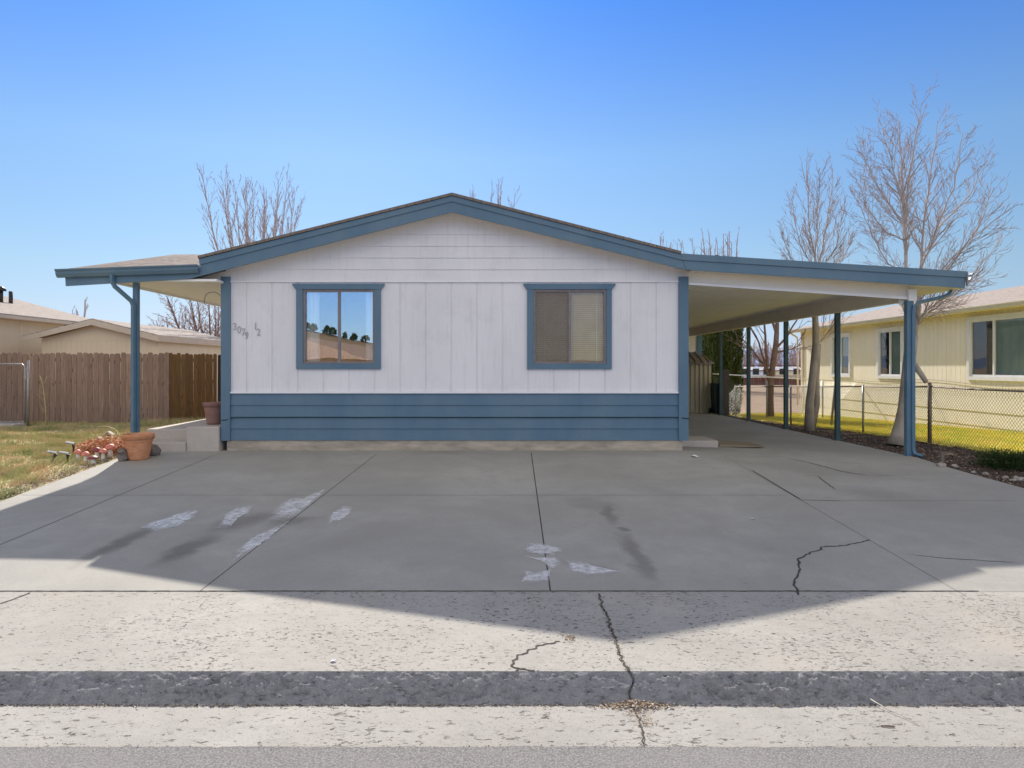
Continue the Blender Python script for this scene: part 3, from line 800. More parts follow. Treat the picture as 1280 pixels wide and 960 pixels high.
# plant hook
mb = MB()
hk = [at(277, 368, 12.6)]
cxh = at(266, 372, 12.6)
pts = [Vector((at(278, 366, 12.6).x, 12.6, at(0, 368, 12.6).z))]
for i in range(9):
    a = math.pi*(.15+.85*i/8); pts.append(Vector((cxh.x+math.cos(a)*.14, 12.6, cxh.z-.01+math.sin(a)*.11)))
pts.append(pts[-1]+Vector((-.01, 0, -.09))); pts.append(pts[-1]+Vector((.02, 0, -.03)))
mb.tube(pts, .007, 5); mb.build('plant_hook', FRAME, H)
# cord along the skirting
mb = MB(); zc = at(0, 521.5, FY).z; rr = random.Random(5)
pts = [Vector((at(277, 0, FY-.06).x, FY-.058, at(0, 525, FY).z)), Vector((at(283, 0, FY).x, FY-.06, at(0, 525, FY).z)), Vector((at(290, 0, FY).x, FY-.035, at(0, 522.5, FY).z)), Vector((at(298, 0, FY).x, FY-.03, zc))]
x = pts[-1].x+.3
while x < HX1-.2: pts.append(Vector((x, FY-.028, zc+rr.uniform(-.004, .004)))); x += .3
pts += [Vector((HX1-.1, FY-.03, zc-.003)), Vector((HX1-.03, FY-.06, zc-.012)), Vector((HX1+.07, FY-.06, zc-.018))]
mb.tube(pts, .007, 5); mb.build('cord', DARKG, H)
# house number digits
def digit(ch, px, py, hpx):
    cu = bpy.data.curves.new('digit_curve', 'FONT'); cu.body = ch; cu.size = 1; cu.extrude = .02; cu.align_x = 'CENTER'
    tmp = bpy.data.objects.new('tmp', cu); COL.objects.link(tmp)
    dg = bpy.context.evaluated_depsgraph_get(); me = bpy.data.meshes.new_from_object(tmp.evaluated_get(dg))
    bpy.data.objects.remove(tmp); me.name = 'house_number'; me.materials.clear(); me.materials.append(DIGIT)
    h = hpx/71.8/.7
    p = at(px, py+hpx/2, FY-.008)
    me.transform(Matrix.Translation(p-ORG[H]) @ Matrix.Rotation(R(90), 4, 'X') @ Matrix.Diagonal((h*.78, h, .3, 1)))
    o = bpy.data.objects.new('house_number', me); COL.objects.link(o); o.parent = H; ORG[o] = ORG[H]
for ch, px, py in (('3', 293.5, 408), ('0', 298.9, 412), ('7', 304.2, 414.8), ('9', 308.1, 419), ('1', 319.3, 407.5), ('2', 323.2, 415)): digit(ch, px, py, 9)
# rear wing with cream wall and blue corner board
mb = MB(); grooved(mb, HX1+.02, 7.30, -.1, 3.2, 26.6, 'x', -1, .4, .03, .01)
mb.quad((7.30, 26.6, -.1), (7.30, 27.4, -.1), (7.30, 27.4, 3.2), (7.30, 26.6, 3.2))
mb.build('rear_wing_wall', CREAM, H)
mb = MB(); mb.box(7.30, 7.48, 26.55, 26.8, -.1, 3.0); mb.build('corner_trim', BLUEP, H)

# ------------------------------------------------------------------ carport
CP = thing('carport', (7.1, FY, -.09), 'slate blue carport roof joined to the right side of the house on thin posts', 'carport')
mb = MB()
top = pz([(851,317.5),(1208,340)]); bot = pz([(857.5,337),(1206,360)])
ribbon(mb, top, bot, RY, RY+.035)
t2 = pz([(851,317),(1209,339.5)]); b2 = pz([(852,325),(1209,347)])
ribbon(mb, t2, b2, RY-.022, RY-.002)
mb.build('fascia', BLUE, CP)
CZ = lambda x: KR.z-.01-(x-KR.x)*.064
CXE = at(1208, 340, RY).x
mb = MB(); slab(mb, (KR.x, RY-.02, CZ(KR.x)+.01), (CXE, RY-.02, CZ(CXE)+.01), (CXE, 26.4, CZ(CXE)+.01), (KR.x, 26.4, CZ(KR.x)+.01), .03)
mb.build('roof', BLUE, CP)
mb = MB()
zi0, zi1 = 2.93, 2.85
n = 9
for i in range(n):
    xa, xb = HX1+.01+(7.0-HX1)*i/n, HX1+.01+(7.0-HX1)*(i+1)/n
    za, zb = zi0+(zi1-zi0)*i/n, zi0+(zi1-zi0)*(i+1)/n
    mb.quad((xa, FY, za), (xb-.004, FY, zb), (xb-.004, 26.5, zb), (xa, 26.5, za)); mb.quad((xb-.004, FY, zb), (xb, FY, zb+.012), (xb, 26.5, zb+.012), (xb-.004, 26.5, zb))
mb.build('ceiling', CEIL, CP)
mb = MB(); mb.box(6.98, 7.10, FY+.04, 26.5, 2.585, 2.86); mb.build('beam', CREAMD, CP)
# front infill panel
mb = MB()
A, B = at(858, 352, FY-.002), at(1146, 372, FY-.002)
mb.prism([(A.x, FY-.002, A.z), (B.x, FY-.002, B.z), (B.x, FY-.002, B.z+.15), (CXE-.1, FY-.002, CZ(CXE)-.08), (KR.x, FY-.002, KR.z-.2), (KR.x, FY-.002, A.z)], (0, .03, 0))
mb.prism([(B.x+.01, FY-.002, 2.80), (CXE-.04, FY-.002, 2.84), (CXE-.1, FY-.002, CZ(CXE)-.09), (B.x, FY-.002, B.z+.15)], (0, .03, 0))
mb.build('infill_panel', CREAM, CP)
mb = MB()
A, B = at(860, 352.5, FY-.03), at(1146, 371.5, FY-.03)
mb.prism([(A.x, FY-.035, A.z), (B.x, FY-.035, B.z), (B.x, FY-.035, B.z-.05), (A.x, FY-.035, A.z-.045)], (0, .031, 0)); mb.build('trim_strip', WHITE2, CP)
mb = MB(); C0, C1 = at(1135.5, 363, FY-.06), at(1145.5, 376, FY-.06)
mb.box(C0.x, C1.x, FY-.07, FY+.05, C1.z, C0.z+.02); mb.build('post_cap', WHITE2, CP)
# soffit right of the beam
mb = MB(); slab(mb, (7.10, RY+.04, 2.86), (CXE-.02, RY+.04, 2.80), (CXE-.02, 26.4, 2.80), (7.10, 26.4, 2.86), .02)
slab(mb, (HX1+.08, RY+.04, 3.12), (7.10, RY+.04, 2.875), (7.10, FY-.004, 2.875), (HX1+.08, FY-.004, 3.12), .02)
mb.build('soffit', CREAM, CP)
# side gutter and its end
mb = MB(); gutter(mb, (CXE+.0, RY-.01, 3.04), (CXE+.0, 26.4, 3.0), 1.25, (1, 0, 0)); mb.build('gutter', BLUE, CP)
mb = MB(); 
mb.box(CXE-.012, CXE+.012, RY-.035, RY-.004, 2.82, 3.02); mb.build('gutter_joint', FRAME, CP)
for i, y in enumerate((FY, 15.2, 17.93, 20.62, 23.2)):
    x = 7.14; mb = MB()
    if i == 0: mb.box(x-.07, x+.035, y-.05, y+.05, -.11, 2.61, b=0)
    else: mb.box(x-.045, x+.045, y-.045, y+.045, G(x,y)-.02, 2.6); mb.box(x-.08, x+.08, y-.08, y+.08, G(x,y)-.01, G(x,y)+.012)
    mb.build('post', BLUEP if i == 0 else GREENP, CP)
mb = MB(); xd = at(1144.5, 400, FY-.05).x-.045
yd = FY-.06
mb.tube([at(1189, 362, FY-.1), at(1187, 367, FY-.1), at(1178, 371.5, FY-.1), Vector((xd+.12, yd, at(0,378,FY).z)), Vector((xd+.01, yd, at(0,383,FY).z)), Vector((xd, yd, at(0,390,FY).z)), Vector((xd, yd, .02)), Vector((xd+.02, yd-.03, -.05)), Vector((xd+.09, yd-.13, -.08))], .036, 4, smooth=False)
mb.build('downspout', BLUEP, CP)

# ------------------------------------------------------------------ porch landing and steps, side step
LAND = concrete('porch_concrete', c3(.56,.50,.43), c3(.48,.43,.37), rough=.8)
PL = thing('porch_landing', (-5.4, 12.4, 0), 'concrete porch landing with two steps at the left corner of the house', 'steps')
mb = MB(); mb.box(-5.40, HX0-.08, 12.42, 18.5, -.15, .42, b=.012); mb.build('landing', LAND, PL)
mb = MB(); mb.box(-6.30, -5.402, 12.85, 18.5, -.15, .345, b=.012); mb.build('walkway', LAND, PL)
mb = MB(); mb.box(-6.15, -5.402, 12.38, 12.848, -.15, .155, b=.012); mb.build('step', LAND, PL)
SSX = thing('side_step', (3.6, 12.9, 0), 'low concrete step block by the right corner of the house', 'step')
mb = MB(); mb.box(3.30, 4.02, 13.2, 14.1, -.1, .10, b=.012); mb.build('block', LAND, SSX)
mb = MB(); mb.prism([(4.04, 13.25, -.02), (4.9, 13.25, -.02), (4.9, 13.25, -.01), (4.06, 13.25, .03)], (0, .8, 0)); 
tag(mb.build('wooden_board', pm('weathered_board', c3(.22,.17,.11), c3(.30,.24,.16), 6, .8, .2, stretch=(.3,1,1)), origin=(4.4,13.3,0)), 'weathered low board lying beside the side step', 'board')

# pots
def pot(loc, r, h, m, label):
    t = thing('flower_pot', loc, label, 'flower pot', 'clay flower pots by the porch')
    mb = MB(); mb.lathe(loc, [(r*.62, 0), (r*.66, h*.1), (r*.90, h*.78), (r*.905, h*.80), (r*.98, h*.80), (r*1.0, h*.98), (r*.985, h), (r*.92, h), (r*.90, h*.93)], 32); mb.build('pot', m, t)
    mb = MB(); mb.lathe((loc[0], loc[1], loc[2]+h*.9), [(r*.89, 0), (r*.5, .015), (.01, .02)], 20, wob=.02); mb.build('soil', pm('potting_soil', c3(.05,.04,.03), c3(.09,.07,.05), 30, .95, .3), t)
p = gp(167, 576); pot((p.x, p.y+.14, p.z), .25, .42, TERRA, 'large orange terracotta pot in front of the porch post')
pot((-5.14, 13.0, .42), .20, .40, TERRAD, 'dusty rose clay pot on the porch landing against the house')

# garden ornaments
def mushroom(px, py, h, r, capm, label):
    p = gp(px, py, -.03); t = thing('mushroom_ornament', tuple(p), label, 'garden ornament', 'mushroom ornaments beside the terracotta pot')
    mb = MB(); mb.lathe(p, [(r*.5, 0), (r*.45, h*.3), (r*.33, h*.7), (r*.3, h*.8)], 12); mb.build('stem', STEM, t)
    mb = MB(); mb.lathe(p+Vector((0, 0, h*.68)), [(r*.35, .01), (r*.95, 0), (r, .012), (r*.85, h*.16), (r*.5, h*.28), (.004, h*.33)], 16); mb.build('cap', capm, t)
mushroom(97, 575, .20, .065, RED, 'red capped mushroom ornament farthest left in the cluster')
mushroom(107, 577, .19, .07, RED, 'bright red mushroom ornament second from the left')
mushroom(116, 579, .15, .085, DKRED, 'low wide maroon mushroom ornament nearest the driveway')
mushroom(121, 573, .21, .075, DKRED, 'tall maroon mushroom ornament behind the low wide one')
mushroom(129, 574, .20, .07, RED, 'red mushroom ornament nearest the dried plant')
mushroom(138, 571, .24, .085, RED, 'faded red mushroom ornament among the dried stems')
def solar(px, py, h, tilt, label):
    p = gp(px, py, -.03); t = thing('solar_light', tuple(p), label, 'garden light', 'black solar garden lights in the lawn')
    q = p+Vector((tilt, 0, h))
    mb = MB(); mb.tube([p, p.lerp(q, .6), q], [.018, .016, .03], 6); mb.build('stake', BLACKP, t)
    mb = MB(); u = Vector((-.13, -.02, .03)); v = Vector((0, .05, .015)); 
    a = q+Vector((.02, -.04, .0)); mb.prism([a, a+u, a+u+v, a+v], (0, 0, .018)); mb.build('panel', ALUM, t)
solar(65, 576, .14, .06, 'black solar light leaning at the far left of the ornaments')
solar(84, 576, .13, .01, 'black solar light just left of the red mushrooms')
solar(92, 566, .17, .0, 'tall black solar light behind the red mushrooms')
def stand(px, py, h, s_, label):
    p = gp(px, py, -.02); t = thing('roofed_garden_stake', tuple(p), label, 'garden ornament', 'little roofed garden stakes')
    mb = MB(); mb.tube([p, p+Vector((0, 0, h))], .006, 5); mb.build('stake', BLACKP, t)
    q = p+Vector((0, 0, h)); mb = MB()
    mb.prism([q+Vector((-s_, -.05, -.01)), q+Vector((0, -.05, s_*.62)), q+Vector((s_, -.05, -.01)), q+Vector((s_, -.05, .01)), q+Vector((0, -.05, s_*.62+.02)), q+Vector((-s_, -.05, .01))], (0, .1, 0)); mb.build('roof', pm('pale_wood', c3(.42,.36,.29), c3(.55,.48,.40), 20, .7, .1), t)
    mb = MB(); mb.box(q.x-s_*.45, q.x+s_*.45, q.y-.03, q.y+.03, q.z-.015, q.z+s_*.15); mb.build('body', ROCK, t)
stand(136, 560, .25, .085, 'taller little roofed stake behind the dried plant'); stand(124, 560, .16, .07, 'shorter little roofed stake left of the taller one')
for px, py, r, lb in ((152, 577, .085, 'dark rough stone on the left of the terracotta pot'), (189, 570, .11, 'brown rounded stone on the right of the terracotta pot')):
    p = gp(px, py); mb = MB(); mb.blob((p.x, p.y+.05, p.z+r*.75), (r, r*.8, r), 0, px, .3, 3)
    if px == 152: mb.blob((p.x-.01, p.y+.02, p.z+r*1.8), (r*.8, r*.7, r*.6), 0, 4, .4, 3)
    tag(mb.build('rock', ROCK, origin=tuple(p)), lb, 'rock', 'stones beside the pot')
# dried orange plant
ORG1 = pm('orange_dry_stems', c3(.55,.20,.08), c3(.70,.36,.18), 20, .8, 0)
ORG2 = pm('rust_dry_leaves', c3(.42,.12,.07), c3(.62,.25,.15), 20, .8, 0)
YL = pm('straw_yellow_blades', c3(.62,.48,.20), c3(.70,.60,.35), 20, .8, 0)
rg = random.Random(21)
pc = gp(131, 566)
PLT = thing('dried_plant', tuple(pc), 'dried orange and rust plant clump beside the terracotta pot', 'plant')
mb = MB()
for i in range(420):
    a = rg.uniform(0, 6.28); rr = .5*math.sqrt(rg.random()); b = Vector((pc.x-.05+math.cos(a)*rr, pc.y+.25+math.sin(a)*rr*.8, pc.z-.02))
    h = rg.uniform(.14, .38)*(1-.4*rr/.5); l = Vector((rg.gauss(0, .06), rg.gauss(0, .06), h))
    mb.tube([b, b+l*.5+Vector((rg.gauss(0,.01), 0, .02)), b+l], [.004, .003, .0015], 3, rg.choice((0, 0, 1)), False)
mb.build('stems', [ORG1, YL], PLT)
mb = MB()
def lf3():
    a = rg.uniform(0, 6.28); rr = .52*math.sqrt(rg.random()); return (pc.x-.02+math.cos(a)*rr, pc.y+.15+math.sin(a)*rr*.8, pc.z-.02+rg.random()**1.2*.32*(1-.5*rr/.52))
chips(mb, 2600, lf3, .02, .06, 2, 2); mb.build('leaves', [ORG2, ORG1], PLT)
mb = MB(); pb = gp(152, 560)
for k in range(26):
    e = Vector((rg.uniform(-.25, .12), rg.gauss(0, .1), rg.uniform(.12, .34))); mb.tube([pb, pb+e*.6+Vector((0,0,.05)), pb+e], [.005,.004,.001], 3, 0, False)
a0 = Vector((pb.x, pb.y, pb.z+.2)); mb.tube([pb, a0, a0+Vector((-.12, 0, .14)), a0+Vector((-.30, .05, .19)), a0+Vector((-.45, .05, .18))], [.007,.007,.006,.005,.003], 4)
tag(mb.build('ornamental_grass', YL, origin=tuple(pb)), 'straw coloured grass tuft with one long arching blade behind the pot', 'plant')

# ------------------------------------------------------------------ lawns
def grass_mat(name, cols, sc=.9):
    t = NT(name)
    f = t.rng(t.noise(sc, 5, .65), .36, .64)
    col = t.mix(f, cols[0], cols[1]); col = t.mix(t.rng(t.noise(sc*2.7, 4, .7), .45, .62), col, cols[2])
    col = t.mix(t.rng(t.noise(60, 2, .7), .4, .7, 0, .5), col, cols[3])
    return t.fin(col, .8, .15)
def blades(mb, n, fn, h0, h1, w=.006):
    for _ in range(n):
        p = fn()
        if p is None: continue
        x, y, z = p; a = rg.uniform(0, 3.14); h = rg.uniform(h0, h1); l = Vector((rg.gauss(0, .5)*h, rg.gauss(0, .5)*h, h))
        dx, dy = math.cos(a)*w, math.sin(a)*w
        mb.v += [(x-dx, y-dy, z), (x+dx, y+dy, z), (x+l.x, y+l.y, z+l.z)]; k = len(mb.v)
        mb.f.append((k-3, k-2, k-1)); mb.m.append(0); mb.sm.append(False)
GL = grass_mat('patchy_winter_lawn', (c3(.25,.28,.08), c3(.50,.46,.22), c3(.62,.44,.25), c3(.64,.60,.36)))
GR = grass_mat('yellow_green_lawn', (c3(.78,.68,.08), c3(.48,.55,.07), c3(.80,.64,.16), c3(.86,.76,.32)))
mb = MB()
sheet(mb, fr(-22, -6.25, .35), fr(6.6, 19.5, .35), lambda x, y: G(x, y)-.02+.025*noise.noise(Vector((x*1.1, y*1.1, 0)))+.02*noise.noise(Vector((x*4, y*4, 0))))
tag(mb.build('lawn', GL), kind='structure')
def lp():
    y = 7+12.4*rg.random()**.8; x = -6.3-rg.random()*(y*.72-5.6)
    if y < 12.6 and x > -6.25: return None
    if y > 12.5 and x > -6.35: return None
    dn_ = noise.noise(Vector((x*.9, y*.9, 0)))
    if y < 12.5 and x > -7.0 and rg.random() < .6: return None
    if rg.random() > .75+dn_*.8: return None
    return (x, y, G(x, y)-.025+.025*noise.noise(Vector((x*1.1, y*1.1, 0))))
mb = MB(); blades(mb, 120000, lp, .025, .06, .006)
def lp2():
    p = lp()
    if p is None or noise.noise(Vector((p[0]*2.2, p[1]*2.2, 4))) < .12: return None
    return p
blades(mb, 110000, lp2, .05, .12, .007)
blades(mb, 2500, lambda: (rg.uniform(-8.9, -6.4), 18.7-rg.random()*1.0, 0), .08, .2, .007)
blades(mb, 1500, lambda: (-6.45+rg.gauss(0,.05), rg.uniform(13, 18.5), .0), .15, .42, .008)
tag(mb.build('grass', GL), 'patchy green and straw winter grass on the front left lawn', 'grass', kind='stuff')
DSOIL = MB(); chips(DSOIL, 5200, lambda: (lambda y: (-6.25-abs(rg.gauss(0, .22)), y, G(-6.3, y)-.005))(rg.uniform(7, 12)), .01, .035, 4)
tag(DSOIL.build('dead_leaves', LIT), 'dead leaves and clippings along the left driveway edge', 'leaf litter', kind='stuff')
mb = MB()
sheet(mb, fr(8.8, 12.88, .4), fr(6.5, 31, .5), lambda x, y: G(x, y)-.018+.02*noise.noise(Vector((x, y, 0))))
sheet(mb, fr(7.4, 8.8, .35), fr(25.5, 31, .5), lambda x, y: G(x, y)-.018)
tag(mb.build('neighbour_lawn', GR), kind='structure')
def lr():
    y = 8.5+22*rg.random(); x = rg.uniform(8.9, 12.85)
    return (x, y, G(x, y)-.02)
mb = MB(); blades(mb, 80000, lr, .03, .075, .008)
tag(mb.build('grass', GR), 'bright yellow green grass on the lawn behind the chain link fence', 'grass', kind='stuff')
# mulch strip
MUL = pm('dark_mulch', c3(.055,.04,.03), c3(.11,.08,.06), 14, .95, .6, 45)
mb = MB()
sheet(mb, fr(7.12, 9.0, .12), fr(6.4, 26, .25), lambda x, y: G(x, y)-.02+.03*noise.noise(Vector((x*3, y*3, 1)))-(.03 if x < 7.2 else 0))
tag(mb.build('mulch_bed', MUL), kind='structure')
MC = [pm('mulch_chip_dark', c3(.06,.04,.03), c3(.10,.07,.05), 30, .9, 0), pm('mulch_chip_brown', c3(.15,.10,.07), c3(.22,.15,.105), 30, .9, 0), pm('mulch_chip_tan', c3(.30,.22,.16), c3(.36,.27,.20), 30, .9, 0)]
mb = MB()
def ml():
    y = 8.0+17*rg.random()**1.4; x = rg.uniform(7.16, 8.95)
    return (x, y, G(x, y)-.015+.03*noise.noise(Vector((x*3, y*3, 1))))
chips(mb, 16000, ml, .015, .055, 3, 3.5)
tag(mb.build('mulch_chips', MC), 'dark bark mulch chips between carport slab and chain link fence', 'mulch', kind='stuff')
rr = random.Random(9); sp_ = [(1170, 583, .10), (1187, 583, .07), (1265, 601, .11), (1279, 607, .08), (1225, 592, .06), (1250, 597, .06), (1210, 590, .05), (1100, 566, .05)]
names_ = ['pale stone left of the short stake at the driveway edge', 'small pale stone just right of the short stake', 'largest pale stone below the juniper', 'pale stone at the right edge of the picture below the juniper', 'small stone at the left foot of the juniper', 'small stone left of the largest pale stone', 'tiny stone midway between stake and juniper', 'tiny stone left of the front carport post']
for (px, py, r), lb in zip(sp_, names_):
    p = gp(px, py, -.02); mb = MB(); mb.blob((p.x+.08, p.y, p.z+r*.35), (r*.7, r*.6, r*.4), 0, px, .45, 3)
    tag(mb.build('stone', ROCKL, origin=tuple(p)), lb, 'stone', 'edging stones along the mulch bed')
p = gp(1178, 581); mb = MB(); mb.box(p.x-.025, p.x+.025, p.y-.02, p.y+.02, p.z-.05, p.z+.19); mb.box(p.x-.03, p.x+.07, p.y-.028, p.y+.028, p.z+.19, p.z+.21)
tag(mb.build('short_stake', RUST, origin=tuple(p)), 'short rusty stake standing at the edge of the mulch bed', 'stake')
# juniper
def leafmat(name, a, b, c):
    t = NT(name); col = t.mix(t.rng(t.noise(5, 4, .6), .35, .65), a, b); col = t.mix(t.rng(t.noise(28, 2, .6), .5, .7, 0, .7), col, c)
    return t.fin(col, .75, .2)
JUN = leafmat('juniper_green', c3(.025,.05,.015), c3(.06,.10,.03), c3(.10,.13,.045))
pj = gp(1262, 588); JT = thing('juniper_bush', tuple(pj), 'low dark green juniper bush in the mulch at the right edge', 'bush')
mb = MB()
for i in range(420):
    a = rg.uniform(0, 6.28); el = rg.uniform(.08, 1.1); L = rg.uniform(.3, .62)*(1.15-.5*el); d = Vector((math.cos(a)*math.cos(el), math.sin(a)*math.cos(el), math.sin(el)*.8))
    c0 = pj+Vector((.15, .25, 0)); e = c0+d*L
    for k in range(16):
        q = c0.lerp(e, .35+.65*rg.random())+Vector((rg.gauss(0,.02), rg.gauss(0,.02), rg.gauss(0,.02)))
        dd = (d+Vector((rg.gauss(0,.5), rg.gauss(0,.5), rg.gauss(.25,.4)))).normalized()*rg.uniform(.03,.07); s_ = dd.cross(Vector((rg.random(), rg.random(), rg.random()))).normalized()*.007
        mb.v += [tuple(q-s_), tuple(q+s_), tuple(q+dd)]; kk = len(mb.v); mb.f.append((kk-3, kk-2, kk-1)); mb.m.append(0); mb.sm.append(False)
mb.build('foliage', JUN, JT)
mb = MB()
for i in range(14):
    a = rg.uniform(0, 6.28); mb.tube([pj+Vector((.15,.25,0)), pj+Vector((.15+math.cos(a)*.35, .25+math.sin(a)*.35, .15))], [.012,.004], 4)
mb.build('stems', RUST, JT)

# ------------------------------------------------------------------ chain link fence
CF = thing('chain_link_fence', (8.9, 14.8, -.1), 'low chain link fence running between mulch bed and neighbouring lawn', 'fence')
FP = [(8.95, 6.5), (8.95, 9.2), (8.95, 12.0), (8.85, 14.8), (9.05, 17.9), (8.75, 21.6), (8.4, 25.6)]
FH = 1.14
for i, (x, y) in enumerate(FP):
    z = G(x, y); mb = MB(); r = .04 if i == 3 else .026
    mb.tube([(x, y, z-.1), (x, y, z+FH+(.05 if i == 3 else .02))], r, 8)
    mb.blob((x, y, z+FH+(.06 if i == 3 else .03)), (r*1.15, r*1.15, r*.8), 0, i, .05, 1)
    mb.build('fence_post', RUST if i == 3 else GALV, CF)
mb = MB()
for i in range(len(FP)-1):
    (xa, ya), (xb, yb) = FP[i], FP[i+1]; mb.tube([(xa, ya, G(xa, ya)+FH), ((xa+xb)/2, (ya+yb)/2, (G(xa,ya)+G(xb,yb))/2+FH-.008), (xb, yb, G(xb, yb)+FH)], .017, 6)
mb.build('top_rail', RUST, CF)
mb = MB()
def fpt(s_):
    acc = 0
    for i in range(len(FP)-1):
        a, b = Vector(FP[i]), Vector(FP[i+1]); L = (b-a).length
        if s_ <= acc+L or i == len(FP)-2:
            q = a.lerp(b, clamp((s_-acc)/L)); return q
        acc += L
TOT = sum((Vector(FP[i+1])-Vector(FP[i])).length for i in range(len(FP)-1)); sp = .075; s_ = -.0
while s_ < TOT:
    for dr in (1, -1):
        pts = []
        for k in range(2):
            u = s_+dr*k*1.15*.95
            if u < 0 or u > TOT: break
            q = fpt(u); pts.append((q.x+dr*.002, q.y, G(q.x, q.y)+.02+k*1.15))
        if len(pts) == 2: mb.tube(pts, .0030, 3, 0, False, False)
    s_ += sp
mb.build('wire_mesh', WIRE, CF)
# back run of the fence with a pale rail
xa, ya, xb = 7.55, 25.8, 12.8
mb = MB(); mb.tube([(xa, ya, G(xa,ya)+1.35), (xb, ya, G(xb,ya)+1.30)], .022, 6)
BF = thing('rear_fence', (xa, ya, G(xa, ya)), 'pale topped chain link run crossing behind the carport', 'fence')
ORG_ = mb.build('top_rail', WHITE2, BF)
mb = MB()
s_ = xa
while s_ < xb:
    for dr in (1, -1):
        x2 = clamp(s_+dr*1.2, xa, xb)
        if abs(x2-s_) > 1.1: mb.tube([(s_, ya+dr*.002, G(s_,ya)+.03), (x2, ya+dr*.002, G(x2,ya)+1.3)], .0017, 3, 0, False, False)
    s_ += .1
mb.build('wire_mesh', GALV, BF)
for x in (7.55, 9.6, 11.6):
    mb = MB(); mb.tube([(x, ya+.03, G(x,ya)-.05), (x, ya+.03, G(x,ya)+1.36)], .028, 7); mb.build('fence_post', GALV, BF)
p = gp(1041, 532); mb = MB(); mb.tube([p+Vector((-.05,0,-.05)), p+Vector((.10, .05, 1.28))], .035, 7)
tag(mb.build('leaning_post', RUST, origin=tuple(p)), 'leaning weathered post beside the chain link fence', 'post')

# ------------------------------------------------------------------ wooden fence (left)
def cedar(name, a, b, c):
    t = NT(name)
    rnd = t.n('ShaderNodeNewGeometry').outputs['Random Per Island']
    col = t.mix(rnd, a, b); v = t.mapping((9, 9, .8))
    col = t.mix(t.rng(t.noise(4, 6, .7, v), .4, .7, 0, .75), col, c)
    kn = t.vor(1.0, t.mapping((7, 7, 2.2)), rnd=1.); col = t.mix(t.rng(kn.outputs['Distance'], .05, .16, .7, 0), col, c3(.05,.03,.02))
    t.bump(t.noise(8, 6, .7, v), .5, .01)
    return t.fin(col, .9, .1)
CED = cedar('weathered_cedar', c3(.42,.29,.22), c3(.27,.185,.145), c3(.17,.115,.09))
CED2 = cedar('orange_brown_cedar', c3(.40,.24,.11), c3(.30,.18,.085), c3(.18,.105,.05))
def picket_fence(name, A, B, m, label, h=1.84, parent=None, w=.143, back=False):
    A, B = Vector(A), Vector(B); d = (B-A); L = d.length; d.normalize(); nrm = Vector((d.y, -d.x))
    n = max(1, round(L/w)); w = L/n; rr = random.Random(int(A.x*10)); mb = MB()
    for i in range(n):
        c = A+d*(w*(i+.5)); hh = h+rr.uniform(-.025, .02); ww = w*.5-rr.uniform(.003, .009); z = G(c.x, c.y)-.02; tl = rr.uniform(-.006, .006)
        off = nrm*rr.uniform(0, .008)
        def P(u, zz): q = c+d*(u+tl*zz)+off; return (q.x, q.y, z+zz)
        mb.prism([P(-ww, 0), P(ww, 0), P(ww, hh-.03), P(ww*.55, hh), P(-ww*.55, hh), P(-ww, hh-.03)], (nrm.x*-.018, nrm.y*-.018, 0))
    t = thing(name, (A.x, A.y, 0), label, 'fence'); mb.build('picket_panel', m, t)
    mb = MB()
    for z in (.3, 1.0, 1.6):
        a = A-nrm*.022; b = B-nrm*.022
        mb.prism([(a.x, a.y, z), (b.x, b.y, z), (b.x, b.y, z+.09), (a.x, a.y, z+.09)], (-nrm.x*.04, -nrm.y*.04, 0))
    mb.build('rail', m, t)
    return t
picket_fence('wooden_fence', (-19.5, 18.9), (-8.66, 18.9), CED, 'weathered brown cedar picket fence across the back of the left lawn')
picket_fence('wooden_fence', (-8.70, 18.93), (-8.02, 20.44), CED2, 'orange brown picket fence section angling back beside the porch')
picket_fence('wooden_fence', (-8.0, 20.45), (-4.9, 20.5), cedar('shaded_cedar', c3(.10,.075,.06), c3(.07,.05,.04), c3(.05,.035,.03)), 'short dark picket fence section behind the landing pot')  # shade on this section is put into a darker cedar colour
# gate (chain link, galvanised)
g0, g1 = at(-60, 0, 17.9).x, at(31, 0, 17.9).x
GT = thing('chain_link_gate', (g1, 17.9, 0), 'galvanised chain link gate leaning before the wooden fence', 'gate')
zt = at(0, 455, 17.9).z; mb = MB()
mb.tube([(g1, 17.9, .05), (g1, 17.9, zt-.07), (g1-.07, 17.9, zt), (g0, 17.9, zt)], .02, 7); mb.tube([(g0, 17.9, .05), (g0, 17.9, zt)], .02, 7); mb.tube([(g0, 17.9, .08), (g1, 17.9, .08)], .02, 7)
mb.build('gate_frame', GALV, GT)
mb = MB(); s_ = g0
while s_ < g1:
    for dr in (1, -1):
        x2 = clamp(s_+dr*1.4, g0, g1); k = abs(x2-s_)/1.4
        if k > .05: mb.tube([(s_, 17.9, .08), (x2, 17.9, .08+(zt-.1)*k)], .002, 3, 0, False, False)
        if k < .98:
            pass
    s_ += .09
mb.build('wire_mesh', GALV, GT)
mb = MB(); mb.tube([(g1+.07, 17.92, -.05), (g1+.07, 17.92, 1.62)], .03, 8); mb.build('hinge_post', GALV, GT)
mb = MB(); mb.box(-16, g1+.1, 17.3, 17.8, -.05, .07, b=.02)
tag(mb.build('concrete_pad', LAND, origin=(g1, 17.5, 0)), 'pale concrete pad on the ground before the chain link gate', 'pad')
